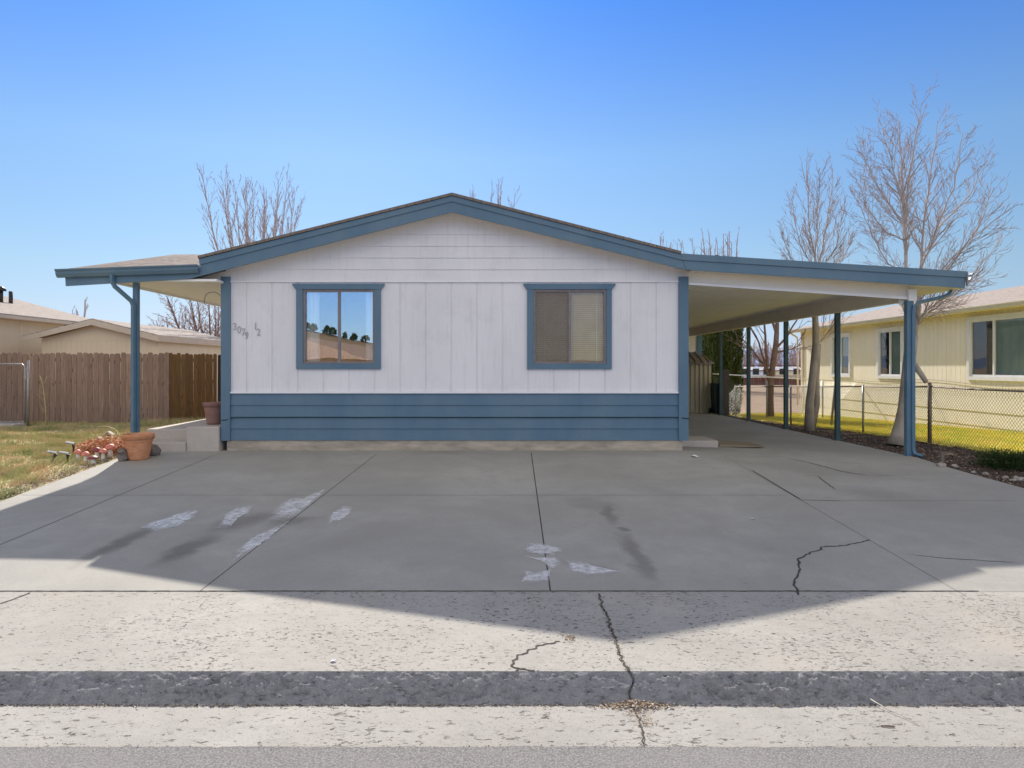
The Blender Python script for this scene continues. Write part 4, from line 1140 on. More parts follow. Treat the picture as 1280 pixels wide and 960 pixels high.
# dry weed stalk at the fence
mb = MB(); p = gp(58, 532)
mb.tube([p, p+Vector((-.03, 0, .5)), p+Vector((-.08, 0, 1.0)), p+Vector((-.17, 0, 1.25))], [.012,.010,.007,.003], 4)
for k in range(14):
    z = rg.uniform(.3, 1.1); b = p+Vector((-.06, 0, z)); mb.tube([b, b+Vector((rg.uniform(-.2,.2), rg.gauss(0,.05), rg.uniform(.08,.2)))], [.004,.002], 3)
tag(mb.build('dry_weed', YL, origin=tuple(p)), 'tall dry weed stalk standing before the wooden fence', 'plant')

# ------------------------------------------------------------------ trees
BARKW = pm('pale_aspen_bark', c3(.50,.45,.38), c3(.30,.25,.20), 5, .8, .3, 30, stretch=(1,1,.5), lo=.3, hi=.7)
BARKP = pm('pale_branch_bark', c3(.50,.44,.40), c3(.40,.34,.30), 8, .8, .1)
TWIG = pm('reddish_twigs', c3(.33,.25,.24), c3(.42,.34,.32), 8, .8, 0)
BARKB = pm('brown_bark', c3(.14,.085,.065), c3(.21,.14,.11), 8, .85, .2)
TWIGF = pm('far_grey_brown_twigs', c3(.30,.22,.20), c3(.38,.29,.27), 3, .8, 0)
def grow(mb, p, d, r, L, lvl, P, rgn):
    n = max(3, int(L/P['seg'])); pts = [p.copy()]; rad = [r]; d = d.normalized(); dirs = [d.copy()]
    for i in range(n):
        d = d+Vector((rgn.gauss(0, 1), rgn.gauss(0, 1), rgn.gauss(0, .6)))*P['wob']+Vector((0, 0, P['up']*(1 if lvl else .5)))
        d.normalize(); p = p+d*(L/n); pts.append(p.copy()); rad.append(max(P['rmin'], r*(1-.75*(i+1)/n))); dirs.append(d.copy())
    mb.tube(pts, rad, 6 if r > .03 else (4 if r > .01 else 3), 0 if r > P['rt'] else 1, False)
    kids(mb, pts, rad, dirs, L, lvl, P, rgn)
def kids(mb, pts, rad, dirs, L, lvl, P, rgn):
    if lvl >= P['max']: return
    n = len(pts)-1; k = max(1, int(L*P['dens'][min(lvl, len(P['dens'])-1)]+rgn.random()))
    for c in range(k):
        t = P.get('t0', .2)+(1-P.get('t0', .2))*(c+rgn.random())/k; t = min(t, .98); i = int(t*n); f = t*n-i
        q = pts[i].lerp(pts[min(i+1, n)], f); d = dirs[i]
        a = rgn.uniform(0, 6.28); u = d.orthogonal().normalized(); w = d.cross(u)
        ang = R(rgn.gauss(P['ang'], 9)); dd = d*math.cos(ang)+(u*math.cos(a)+w*math.sin(a))*math.sin(ang)
        LL = L*P['lf']*(1.1-.6*t)*rgn.uniform(.6, 1.2); rr_ = rad[i]*.48
        LL = max(LL, P.get('lmin', .12))
        grow(mb, q, dd, max(rr_, P['rmin']), LL, lvl+1, P, rgn)
def stem(mb, pts, r0, r1, P, rgn, L=None, lvl=0, sub=4):
    # hand laid limb, subdivided with slight wobble, then twigs
    Q = []
    for i in range(len(pts)-1):
        for k in range(sub): Q.append(Vector(pts[i]).lerp(Vector(pts[i+1]), k/sub)+Vector((rgn.gauss(0, .012), rgn.gauss(0, .012), 0))*(1 if (i or k) else 0))
    Q.append(Vector(pts[-1])); n = len(Q); rad = [r0+(r1-r0)*i/(n-1) for i in range(n)]
    dirs = [(Q[min(i+1, n-1)]-Q[max(i-1, 0)]).normalized() for i in range(n)]
    mb.tube(Q, rad, 7, 0, False)
    tot = sum((Q[i+1]-Q[i]).length for i in range(n-1))
    kids(mb, Q, rad, dirs, L or tot, lvl, P, rgn)
# right yard, big pale tree behind the front carport post
def px3(lst, Y0, dy=0.):
    return [at(x, y, Y0+(q if len(t_) > 2 else 0)) for t_ in lst for (x, y, q) in [(t_[0], t_[1], t_[2] if len(t_) > 2 else 0)]]
rt = random.Random(11)
TB = gp(1127, 556, -.03); DB = TB.y
T = thing('bare_tree', tuple(TB), 'large bare pale barked tree behind the front carport post', 'tree', 'bare trees')
mb = MB()
tr = px3([(1125,556),(1131,510),(1136,460),(1140,420)], DB); mb.tube([tr[0], tr[0].lerp(tr[1], .25), tr[0].lerp(tr[1], .6)]+tr[1:], [.26, .19, .15, .125, .12, .115], 12)
s1 = px3([(1140,430),(1137,380),(1132,335)], DB); mb.tube(s1, [.085,.068,.055], 9)
s2 = px3([(1140,430),(1147,390),(1151,335,.1)], DB); mb.tube(s2, [.075,.058,.045], 9)
mb.tube(px3([(1142,455),(1150,466,-.15),(1158,478,-.25)], DB), [.06,.055,.045], 7)   # cut stub hanging down
mb.build('trunk', BARKW, T)
mb = MB(); P5_ = dict(seg=.16, wob=.07, up=.085, rmin=.0032, rt=.010, max=3, dens=[11, 9, 5], ang=32, lf=.42, t0=.04)
B5 = [([(1132,335),(1130,262),(1126,205,.2),(1124,150,.3)], .055), ([(1132,335),(1131,262),(1140,200,-.2),(1152,128,-.3)], .05), ([(1131,265),(1118,215,-.3),(1104,160,-.4)], .035),
      ([(1151,335),(1156,270,.2),(1163,215,.3),(1172,150,.3)], .045), ([(1151,335),(1170,290,-.2),(1192,235,-.3),(1204,165,-.4)], .04), ([(1153,320),(1178,280,.3),(1212,245,.5),(1235,200,.6)], .035),
      ([(1130,285),(1112,255,.3),(1088,215,.5),(1076,190,.5)], .03), ([(1130,300),(1108,290,-.3),(1085,262,-.5),(1070,225,-.6)], .025), ([(1133,340),(1110,330,.3),(1090,295,.5),(1072,250,.6)], .022),
      ([(1147,380),(1190,330,-.3),(1225,280,-.5),(1240,240,-.6)], .03), ([(1143,415),(1158,385,-.2),(1175,340,-.4),(1210,300,-.6),(1250,270,-.7)], .03), ([(1143,405),(1170,385,.3),(1215,345,.5),(1250,300,.7)], .022),
      ([(1140,400),(1122,375,-.3),(1108,350,-.5)], .02), ([(1146,400),(1180,370,-.5),(1230,345,-.8)], .018)]
for pl, r in B5: stem(mb, px3(pl, DB), r*.6, .005, P5_, rt, L=2.1)
mb.build('crown', [BARKP, TWIG], T)
# second pale tree in the mulch strip
TB = gp(1013, 538, -.03); DB = TB.y
T = thing('bare_tree', tuple(TB), 'slender bare pale tree between the second and third carport posts', 'tree', 'bare trees')
mb = MB(); mb.tube(px3([(1012,538),(1012,505),(1016,470),(1020,430),(1019,395),(1020,340)], DB), [.13,.10,.09,.085,.07,.05], 10)
mb.tube(px3([(1014,536,.1),(1021,505,.1),(1021,470,.1),(1024,430,.1)], DB), [.10,.075,.06,.05], 8)
mb.build('trunk', BARKW, T)
mb = MB(); P4 = dict(P5_); P4.update(rmin=.0034, dens=[12, 8, 4], ang=24, up=.13, max=3)
for pl, r in [([(1020,340),(1012,270),(1008,205)], .04), ([(1020,340),(1034,280,.2),(1042,222,.3)], .04), ([(1020,345),(1000,305,-.2),(990,250,-.3)], .03), ([(1020,345),(1045,310,-.3),(1056,262,-.4)], .03), ([(1019,360),(990,325,.3),(975,290,.4)], .022),
              ([(1020,355),(1050,330,.3),(1066,300,.4)], .02), ([(1019,330),(1022,260,-.3),(1026,215,-.4)], .03), ([(1023,430),(1040,410,-.2),(1052,385,-.4)], .02), ([(1018,400),(1005,385,.2),(1000,370,.3)], .015)]:
    stem(mb, px3(pl, DB), r*.6, .005, P4, rt, L=1.9)
mb.build('crown', [BARKP, TWIG], T)
# brown branching tree seen under the carport
D6 = 27.; TB = at(963, 512, D6)
T = thing('bare_tree', (TB.x, TB.y, G(TB.x, TB.y)), 'brown forked bare tree seen under the carport roof', 'tree', 'bare trees')
mb = MB(); mb.tube([Vector((TB.x, TB.y, G(TB.x, TB.y)-.05))]+px3([(963,500),(964,470),(967,450),(970,430),(971,415)], D6), [.15,.12,.11,.10,.10,.09], 9); mb.build('trunk', BARKB, T)
mb = MB(); P6 = dict(seg=.25, wob=.10, up=.06, rmin=.009, rt=.02, max=2, dens=[2.2, 2.4], ang=38, lf=.45, t0=.25)
for pl, r in [([(963,478),(955,455),(938,435),(925,420)], .06), ([(959,462),(957,430),(955,390),(957,340)], .06), ([(971,415),(972,385),(980,350),(985,330)], .08), ([(971,418),(962,390),(950,360),(945,335)], .055), ([(970,435),(985,420),(998,395),(1003,370)], .05),
              ([(957,455),(945,420),(930,395),(920,370)], .04), ([(972,440),(990,436),(1002,430)], .04), ([(938,436),(928,434),(921,428)], .025)]:
    stem(mb, px3(pl, D6), r, .014, P6, rt, L=2.4)
mb.build('crown', [BARKB, BARKB], T)
# generic trees behind
def bare(base, stems, label, P, mats, r0=.12, L=3., spread=.25, h=6., seed=0, group='bare trees', trunkh=1.2):
    rr_ = random.Random(seed); T = thing('bare_tree', tuple(base), label, 'tree', group)
    b = Vector(base); f = b+Vector((0, 0, trunkh)); mb = MB(); mb.tube([b-Vector((0,0,.1)), b.lerp(f, .5), f], [r0*1.3, r0*1.05, r0], 9); mb.build('trunk', mats[0], T)
    mb = MB()
    for i in range(stems):
        a = 6.28*i/stems+rr_.uniform(-.3, .3); s_ = spread*rr_.uniform(.3, 1.2); tip = f+Vector((math.cos(a)*s_*h, math.sin(a)*s_*h, (h-trunkh)*rr_.uniform(.75, 1.0)))
        m1 = f.lerp(tip, .35)+Vector((math.cos(a)*s_*h*.22, math.sin(a)*s_*h*.22, 0)); m2 = f.lerp(tip, .7)+Vector((math.cos(a)*s_*h*.12, math.sin(a)*s_*h*.12, 0))
        stem(mb, [f, m1, m2, tip], r0*.6, P['rmin']*1.6, P, rr_, L=L)
    mb.build('crown', mats[1:], T)
PB = dict(seg=.35, wob=.08, up=.14, rmin=.0065, rt=.02, max=3, dens=[7, 4, 1.8], ang=20, lf=.42, t0=.3)
b = at(324, 470, 36); bare((b.x, 36, 0), 15, 'tall bare tree with upright branches behind the left roof slope', PB, [BARKP, BARKP, TWIG], 0.11, 3.8, .21, 11.3, 3, trunkh=2.0)
b = at(616, 470, 44); bare((b.x, 44, 0), 7, 'bare treetop just showing above the roof ridge', PB, [BARKB, TWIGF, TWIGF], .2, 3.2, .10, 13.2, 6, trunkh=4.0)
PF = dict(seg=.8, wob=.09, up=.10, rmin=.014, rt=.05, max=2, dens=[2.4, 1.8], ang=32, lf=.42, t0=.3)
for i, (px, D, h, lb) in enumerate(((812, 78, 16.2, 'faint bare treetop over the right roof slope, leftmost of its row'), (838, 78, 16.2, 'faint bare treetop above the right roof slope near the knee'), (858, 78, 15.9, 'faint bare treetop right above the knee of the roof'), (876, 74, 15.2, 'faint bare treetop left of the green tree tips'), (903, 64, 14.2, 'tallest faint bare treetop above the green tree tips'))):
    b = at(px, 470, D); bare((b.x, D, -.4), 10, lb, PF, [BARKB, TWIGF, TWIGF], .2, 3.5, .12, h, 30+i, 'far bare treetops over the carport roof', 4.)
PS = dict(seg=.5, wob=.16, up=.05, rmin=.011, rt=.03, max=3, dens=[4.5, 4, 2.6], ang=38, lf=.5, t0=.2)
b = at(262, 470, 46); bare((b.x+.4, 46, 0), 14, 'broad reddish bare tree behind the left shed roof, beside the house corner', PS, [BARKB, BARKB, TWIG], .16, 3.6, .42, 6.6, 41, trunkh=.8)
b = at(222, 470, 52); bare((b.x, 52, 0), 10, 'lower rounded bare tree behind the left shed roof', PS, [BARKB, BARKB, TWIG], .12, 3.0, .36, 5.4, 43, trunkh=.6)
b = at(99, 470, 60); bare((b.x, 60, 0), 5, 'faint bare treetop above the left neighbour roof', PF, [BARKB, TWIGF, TWIGF], .1, 2.5, .1, 7.3, 44, trunkh=2.)

# arborvitae
ARB = leafmat('arborvitae_green', c3(.03,.055,.014), c3(.055,.085,.02), c3(.13,.10,.03))
def arbor(px, D, h, r, label, seed):
    rr_ = random.Random(seed); b = at(px, 470, D); b.z = G(b.x, D)-.05; T = thing('arborvitae', tuple(b), label, 'tree', 'arborvitae behind the shed')
    mb = MB(); mb.tube([b, b+Vector((0, 0, h*.8))], [.1, .03], 7); mb.build('trunk', BARKB, T)
    mb = MB()
    for i in range(15000):
        t = rr_.random(); z = .01*h+.99*h*t; R_ = r*min(1, 1.9*(1-t)**.62)*(.8+.2*math.sin(min(t*6, 1.57)))
        a = rr_.uniform(0, 6.28); q = R_*(.72+.3*rr_.random()+.13*noise.noise(Vector((math.cos(a)*2, math.sin(a)*2, z*1.3+seed))))
        c = b+Vector((math.cos(a)*q, math.sin(a)*q, z)); L = rr_.uniform(.09, .2)
        d = Vector((math.cos(a)*.35+rr_.gauss(0,.2), math.sin(a)*.35+rr_.gauss(0,.2), 1)).normalized()*L; s_ = Vector((-math.sin(a+rr_.gauss(0,.7)), math.cos(a+rr_.gauss(0,.7)), 0))*.028
        mb.v += [tuple(c-s_), tuple(c+s_), tuple(c+d+s_*.3), tuple(c+d-s_*.3)]; k = len(mb.v); mb.f.append((k-4, k-3, k-2, k-1)); mb.m.append(0); mb.sm.append(False)
    mb.build('crown', ARB, T)
arbor(896, 28.6, 6.25, .58, 'dark arborvitae nearer the shed, seen beneath the carport', 1)
arbor(906, 29.4, 6.35, .70, 'dark arborvitae with the browned right side', 2)

# ------------------------------------------------------------------ right neighbour house
NX = 12.9
NB = thing('neighbour_house', (NX, 24, -.3), 'pale yellow house with white framed windows beyond the chain link fence', 'house')
def nwin(y0, y1, z0, z1): return (y0, y1, z0, z1)
def yx(px, X=NX): return X*FPX/(px-VX)
NW = [(yx(1062), yx(1041), 1.17, 2.62), (yx(1127), yx(1099), 1.17, 2.66), (yx(1338), yx(1213), 1.20, 2.72)]
mb = MB(); grooved(mb, 9.0, 30.6, .64, 3.0, NX, 'y', -1, .21, .014, .008, NW); mb.build('wall', YELLG, NB)
mb = MB(); lap(mb, lambda z: 9.0, lambda z: 30.6, -.5, .64, NX, .38, axis='y', sgn=-1, proud=.02); mb.build('skirting', YELLG, NB)
mb = MB(); 
pts = [(NX, 30.6, -.6), (21.1, 30.6, -.6), (21.1, 30.6, 3.0), (17, 30.6, 4.0), (NX, 30.6, 3.0)]
mb.add(pts, [(0,1,2,3,4)]); mb.add([(x, 9.0, z) for x, y, z in pts], [(0,1,2,3,4)]); mb.quad((21.1, 9, -.6), (21.1, 30.6, -.6), (21.1, 30.6, 3), (21.1, 9, 3)); mb.build('gable_wall', YELLG, NB)
mb = MB(); mb.box(NX-.06, NX-.002, 30.5, 30.66, -.5, 3.0); mb.build('corner_trim', TANTRIM, NB)
mb = MB(); ex = NX-.42; ez = 2.98
slab(mb, (ex, 8.6, ez+.06), (17, 8.6, 4.10), (17, 31.1, 4.10), (ex, 31.1, ez+.06), .04); slab(mb, (17, 8.6, 4.10), (21.5, 8.6, ez+.06), (21.5, 31.1, ez+.06), (17, 31.1, 4.10), .04); mb.build('roof', SH_NB, NB)
mb = MB(); mb.box(ex+.02, NX-.003, 8.65, 31.05, ez-.04, ez-.02); 
mb.prism([(ex, 31.08, ez-.1), (17, 31.08, 3.93), (17, 31.08, 4.06), (ex, 31.08, ez+.02)], (0, .03, 0)); mb.build('soffit', YELL, NB)
mb = MB(); gutter(mb, (ex+.0, 8.6, ez+.055), (ex+.0, 31.1, ez+.055), 1.15, (-1, 0, 0)); mb.build('gutter', pm('cream_gutter', c3(.60,.56,.48), c3(.55,.51,.44), 3, .5, .02), NB)
mb = MB(); mb.tube([(ex, 31.0, ez-.03), (ex+.35, 31.0, ez-.25), (NX-.05, 31.0, ez-.5), (NX-.05, 31.0, -.2)], .04, 4, smooth=False); mb.build('downspout', TANTRIM, NB)
NCUR = pm('grey_blind', c3(.26,.34,.36), c3(.20,.27,.29), 1.5, .7, .1)
for i, (y0, y1, z0, z1) in enumerate(NW):
    mb = MB(); f = .10; X0, X1 = NX-.045, NX+.02
    mb.box(X0, X1, y0-f, y0, z0-f, z1+f); mb.box(X0, X1, y1, y1+f, z0-f, z1+f); mb.box(X0, X1, y0, y1, z0-f, z0); mb.box(X0, X1, y0, y1, z1, z1+f)
    w = mb.build('window', VINYL if i == 2 else VINYL, NB)
    mb = MB(); m = .05; mb.box(NX-.015, NX+.05, y0, y0+m, z0, z1); mb.box(NX-.015, NX+.05, y1-m, y1, z0, z1); mb.box(NX-.015, NX+.05, y0+m, y1-m, z0, z0+m); mb.box(NX-.015, NX+.05, y0+m, y1-m, z1-m, z1)
    cy = y1-(y1-y0)*(.5 if i < 2 else .27); mb.box(NX-.012, NX+.045, cy-.03, cy+.03, z0+m, z1-m); mb.build('window_frame', VINYL, w)
    mb = MB(); mb.box(NX+.02, NX+.026, y0+m, y1-m, z0+m, z1-m); mb.build('pane', GLASS_N, w)
    mb = MB()
    ya_ = y0 if i == 2 else y0+.05; yb_ = cy if i < 2 else y1-(y1-y0)*.27
    n = 50; vs = []
    for k in range(n+1):
        y = ya_+(yb_-ya_)*k/n; vs += [(NX+.08+.015*math.sin(k*1.1), y, z0), (NX+.08+.015*math.sin(k*1.1), y, z1)]
    mb.add(vs, [(2*k, 2*k+2, 2*k+3, 2*k+1) for k in range(n)], 0, True); mb.build('curtain', NCUR, w)
    mb = MB(); mb.box(NX+.5, NX+.55, y0-1, y1+1, z0-.5, z1+.3); mb.build('room', INT, w)
mb = MB(); q = at(1258, 363, 24.); mb.box(16.0, 16.6, 20.6, 21.2, 3.85, 4.08, b=.03); mb.build('roof_vent', GALV, NB)
mb = MB(); pts = []
for k in range(16): 
    y = 17+k*.62; pts.append((NX-.03, y, 1.02-.06*math.sin(k/15*9.4)))
mb.tube(pts, .008, 4); mb.build('cable', RUST, NB)

# ------------------------------------------------------------------ left neighbour house and shed
LN = thing('neighbour_house', (-15.9, 20, 0), 'yellow house with tan shingle roof behind the wooden fence', 'house')
mb = MB(); grooved(mb, 8., 28.6, 0, 3.05, -15.9, 'y', 1, 1.22, .012, .008); mb.add([(-15.9, 28.6, 0), (-24.5, 28.6, 0), (-24.5, 28.6, 3.0), (-20, 28.6, 4.1), (-15.9, 28.6, 3.0)], [(0,1,2,3,4)]); mb.quad((-15.9, 8, 0), (-24.5, 8, 0), (-24.5, 8, 3), (-15.9, 8, 3)); mb.build('wall', YELL, LN)
mb = MB(); slab(mb, (-20, 7.6, 4.33), (-15.45, 7.6, 3.13), (-15.45, 29.0, 3.13), (-20, 29.0, 4.33), .05); slab(mb, (-24.6, 7.6, 3.13), (-20, 7.6, 4.33), (-20, 29., 4.33), (-24.6, 29., 3.13), .05); mb.build('roof', SH_NB, LN)
mb = MB(); mb.box(-15.5, -15.44, 7.6, 29, 2.99, 3.09); mb.box(-15.88, -15.5, 7.62, 28.98, 2.98, 3.0); mb.build('fascia', TANTRIM, LN)
mb = MB(); p_ = Vector((-17.0, 23.6, 3.54)); mb.prism([p_+Vector((-.0, -.35, .05)), p_+Vector((0, .45, .05)), p_+Vector((0, .45, .16)), p_+Vector((0, -.35, .16))], (.22, 0, -.055)); mb.build('roof_vent', BLACKP, LN)
mb = MB(); q = Vector((-17.3, 26.6, 3.6)); q = Vector((at(13.5, 0, 26.6).x, 26.6, 3.5)); mb.tube([q, q+Vector((0, 0, .75))], .07, 10); mb.build('vent_pipe', BLACKP, LN)
q = Vector((at(1.5, 0, 25.).x, 25., 3.7)); mb = MB(); mb.tube([q, q+Vector((0, 0, .4))], .06, 8); mb.lathe(q+Vector((0, 0, .4)), [(.16, 0), (.14, .08), (.03, .16)], 10); mb.build('vent_pipe', BLACKP, LN)
# gable fronted shed
SG = thing('garage', (-12.8, 23, 0), 'pale yellow gable fronted shed rising just behind the wooden fence', 'shed')
gx0, gx1, gy0, gy1 = at(52, 0, 23).x, at(198, 0, 23).x, 23., 30.
gxp = at(117, 0, 22.8).x; ez0 = at(0, 424, 23).z
pkz = at(0, 405, 23).z
mb = MB(); sl = (pkz-ez0)/(gx1-gxp)
grooved(mb, gx0, gx1, 0, ez0-.05, gy0, 'x', -1, .16, .012, .006); grooved(mb, gy0, gy1, 0, ez0-.02, gx1, 'y', 1, .16, .012, .006)
mb.quad((gx0, gy0, 0), (gx0, gy1, 0), (gx0, gy1, ez0), (gx0, gy0, ez0)); mb.build('wall', YELL, SG)
mb = MB(); mb.prism([(gx0, gy0-.012, ez0-.05), (gx1, gy0-.012, ez0-.05), (gx1, gy0-.012, ez0), (gxp, gy0-.012, pkz), (gx0, gy0-.012, ez0)], (0, .02, 0)); mb.build('gable_wall', YELL, SG)
mb = MB(); ov = .42; rp = pkz+.16
zl = rp-sl*(gxp-(gx0-ov)); zr = rp-sl*((gx1+ov*.3)-gxp); gl, gr_ = gx0-ov, gx1+ov*.3
slab(mb, (gl, gy0-.3, zl), (gxp, gy0-.3, rp), (gxp, gy1, rp), (gl, gy1, zl), .04); slab(mb, (gxp, gy0-.3, rp), (gr_, gy0-.3, zr), (gr_, gy1, zr), (gxp, gy1, rp), .04); mb.build('roof', SH_NB, SG)
mb = MB(); mb.prism([(gl, gy0-.33, zl-.19), (gxp, gy0-.33, rp-.21), (gr_, gy0-.33, zr-.21), (gr_, gy0-.33, zr-.03), (gxp, gy0-.33, rp-.03), (gl, gy0-.33, zl-.03)], (0, .028, 0))
mb.box(gr_, gr_+.03, gy0-.33, gy1, zr-.21, zr-.01); mb.build('fascia', TANTRIM, SG)

# ------------------------------------------------------------------ carport end: metal shed, bin, gate panel
SD = thing('metal_shed', (6.5, 24.3, -.1), 'tan ribbed metal storage shed at the far end of the carport', 'shed')
sx0, sx1, sy = 5.2, at(890.5, 0, 24.3).x, 24.3; szt = at(0, 453.5, sy).z
mb = MB(); x = sx0; k = 0
vs = []
while x < sx1-.001:
    x2 = min(x+.075, sx1); d = .0 if k % 2 else .045
    mb.quad((x, sy+d, -.1), (x2, sy+d, -.1), (x2, sy+d, szt), (x, sy+d, szt)); mb.quad((x2, sy, -.1), (x2, sy+.045, -.1), (x2, sy+.045, szt), (x2, sy, szt)); x = x2; k += 1
mb.quad((sx1, sy, -.1), (sx1, sy+1.8, -.1), (sx1, sy+1.8, szt+.3), (sx1, sy, szt)); mb.build('wall', SHEDM, SD)
mb = MB(); zr_ = at(0, 441, 25.3).z
slab(mb, (sx0, sy-.08, szt), (sx1+.05, sy-.08, szt), (sx1-.32, 25.3, zr_+.02), (sx0, 25.3, zr_+.02), .05)
for k in range(9):
    a = k/9; xa_ = sx0+(sx1-sx0)*(a+.05); mb.prism([(xa_, sy-.08, szt+.002), (xa_+.03, sy-.08, szt+.002), (xa_+.03, sy-.08, szt+.03), (xa_, sy-.08, szt+.03)], (-.17*0, 25.3-sy+.08, zr_-szt+.02))
mb.build('roof', SHEDR, SD)
BN = thing('wheelie_bin', (at(897, 0, 24).x, 24., -.1), 'tall dark green wheeled bin squeezed beside the metal shed', 'bin')
bx = at(897, 0, 24.).x
mb = MB(); mb.prism([(bx-.14, 23.7, -.08), (bx+.14, 23.7, -.08), (bx+.19, 23.7, .87), (bx-.19, 23.7, .87)], (0, .5, 0)); mb.build('body', DARKG, BN)
mb = MB(); mb.box(bx-.2, bx+.2, 23.66, 24.24, .872, .92, b=.015); mb.build('lid', DARKG, BN)
for s_ in (-1, 1):
    mb = MB(); mb.tube([(bx+s_*.17, 24.2, -.0), (bx+s_*.22, 24.2, 0)], .09, 12); mb.build('wheel', BLACKP, BN)
picket = MB(); px_ = at(912, 0, 23.5).x
GP = thing('side_gate', (px_, 23.6, -.1), 'dark grey weathered gate panel beside the green bin', 'gate')
mb = MB()
for k in range(4): mb.box(px_-.30+k*.072, px_-.232+k*.072, 23.5, 23.52, -.1, at(0, 462+(k==3)*0, 23.5).z)
mb.build('boards', pm('grey_weathered_boards', c3(.12,.105,.095), c3(.08,.07,.065), 6, .9, .3, stretch=(3,3,.4)), GP)
mb = MB(); mb.box(px_-.3, px_, 23.525, 23.56, .3, .4); mb.box(px_-.3, px_, 23.525, 23.56, 1.0, 1.1); mb.build('rail', CED, GP)

# ------------------------------------------------------------------ far background under the carport
FF = picket_fence('far_wooden_fence', (24, 90), (42, 90), cedar('red_brown_fence', c3(.16,.07,.055), c3(.12,.055,.045), c3(.09,.045,.035)), 'low red brown wooden fence far beyond the bare tree', .95, w=.3)
def far_house(x0, x1, y, h, wm, label, wn=2):
    T = thing('far_house', ((x0+x1)/2, y, -.5), label, 'house', 'far houses under the carport'); z = -1.6
    mb = MB(); mb.box(x0, x1, y, y+7, z, h); mb.build('wall', wm, T)
    mb = MB(); mb.prism([(x0-.4, y-.4, h+.002), (x0-.4, y+7.4, h+.002), (x0-.4, y+3.5, h+.75)], (x1-x0+.8, 0, 0)); mb.build('roof', pm('pale_far_roof', c3(.42,.42,.44), c3(.5,.5,.52), 1, .8, .1), T)
    for k in range(wn):
        xc = x0+(x1-x0)*(k+.5)/wn; mb = MB(); mb.box(xc-.6, xc+.6, y-.05, y+.05, z+1.6, z+2.8); mb.build('window', DARKG, T)
far_house(46.8, 53., 140, .75, VINYL, 'far white house with a grey roof seen left of the bare tree', 3)
far_house(54.5, 60., 142, .8, YELL, 'far tan house seen right of the bare tree', 2)
# far trees row
PFF = dict(seg=1.4, wob=.14, up=.05, rmin=.035, rt=.06, max=2, dens=[2.0, 1.8], ang=38, lf=.5, t0=.15)
lbs = ['leftmost hazy bare tree behind the far white house', 'second hazy bare tree behind the far white house', 'hazy bare tree between the two far houses', 'hazy bare tree behind the far tan house', 'rightmost hazy bare tree under the carport']
for i, px in enumerate((925, 942, 962, 982, 1000)):
    b = at(px, 470, 150+i*3); bare((b.x, b.y, -.9), 14, lbs[i], PFF, [TWIGF, TWIGF, TWIGF], .2, 4.2, .5, 6.6+(i % 2)*1.2, 60+i, 'hazy bare trees around the far houses', .5)
# hills
HILL = pm('haze_blue_hills', c3(.20,.27,.42), c3(.24,.31,.46), .004, 1., 0, spec=0)  # blue of distance haze is put into the hill colour
mb = MB(); n = 160; vs = []
for i in range(n+1):
    x = -3000+6000*i/n; hh = 95+45*noise.noise(Vector((x*.0012, 3, 0)))+18*noise.noise(Vector((x*.005, 1, 0)))
    if x < 200: hh *= .55
    vs += [(x, 2300, -10), (x, 2800, hh*.62), (x, 3300, hh)]
mb.add(vs, [(3*i+k, 3*i+3+k, 3*i+4+k, 3*i+1+k) for i in range(n) for k in (0, 1)], 0, True)
tag(mb.build('hills', HILL), kind='structure')

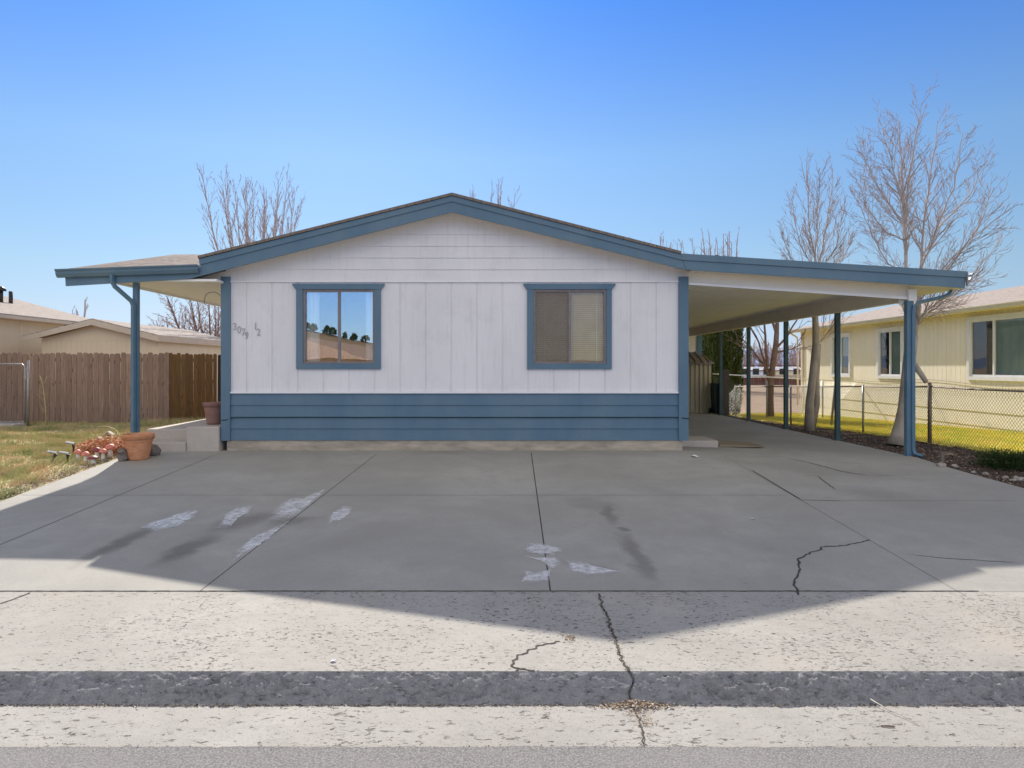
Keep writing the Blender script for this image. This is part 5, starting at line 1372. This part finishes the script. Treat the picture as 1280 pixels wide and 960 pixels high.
# ------------------------------------------------------------------ across the street (shows in the window glass)
OR = shingle_mat('orange_brown_shingles', c3(.36,.22,.15), c3(.26,.16,.11), c3(.40,.26,.18))
XH = thing('house_across_street', (-8, -20, -.5), 'low house with orange brown roof, reflected in the left window', 'house')
mb = MB(); mb.box(-16.4, -8.0, -36, -16, -.6, 2.0); mb.build('wall', YELL, XH)
mb = MB(); mb.prism([(-17, -15.4, 1.95), (-7.3, -15.4, 1.95), (-12.2, -15.4, 3.35)], (0, -21.2, 0)); mb.build('roof', OR, XH)
for yc in (-19, -25, -31):
    mb = MB(); mb.box(-7.99, -7.95, yc-.8, yc+.8, .6, 1.6); mb.build('window', DARKG, XH)
HB = pm('dry_hillside', c3(.26,.19,.12), c3(.15,.115,.075), .12, .95, 0, spec=.1)
HH = lambda x: max(3.2+1.5*noise.noise(Vector((x*.05, 2, 0))), min(10-.22*(x+43), 17+3*noise.noise(Vector((x*.04, 2, 0)))))+.5*noise.noise(Vector((x*.3, 7, 0)))
mb = MB(); n = 300; vs = []
for i in range(n+1):
    x = -260+520*i/n
    hh = HH(x)
    vs += [(x, -60, -.6), (x, -110, hh*.5+1.2*noise.noise(Vector((x*.1, 5, 0)))), (x, -150, hh)]
mb.add(vs, [(3*i+k, 3*i+1+k, 3*i+4+k, 3*i+3+k) for i in range(n) for k in (0, 1)], 0, True)
tag(mb.build('hillside', HB), kind='structure')
EVG = leafmat('dark_evergreen', c3(.03,.05,.02), c3(.05,.07,.03), c3(.06,.08,.03))
rr = random.Random(77)
for i, lb in enumerate(('leftmost', 'second', 'third', 'fourth', 'fifth', 'sixth', 'last')):
    x = -47+i*2.3+rr.uniform(-1, 1); y = -148; T = thing('hill_shrub', (x, y, 5), lb+' dark shrub on the hill line reflected in the left window', 'shrub', 'shrubs on the reflected hill line')
    mb = MB(); r = rr.uniform(.5, 1.0); hz = HH(x)
    for k in range(500):
        a, e = rr.uniform(0, 6.28), rr.uniform(-.3, 1.5); q = Vector((x+math.cos(a)*math.cos(e)*r, y+math.sin(a)*math.cos(e)*r, hz+.4+math.sin(e)*r))
        s_ = Vector((rr.gauss(0,.2), rr.gauss(0,.2), rr.gauss(0,.2))); s2 = Vector((rr.gauss(0,.2), rr.gauss(0,.2), rr.gauss(0,.2)))
        mb.add([q, q+s_, q+s2], [(0,1,2)])
    mb.build('crown', EVG, T)
    mb = MB(); mb.tube([(x, y, hz-2), (x, y, hz+.6)], .2, 6); mb.build('trunk', BARKB, T)
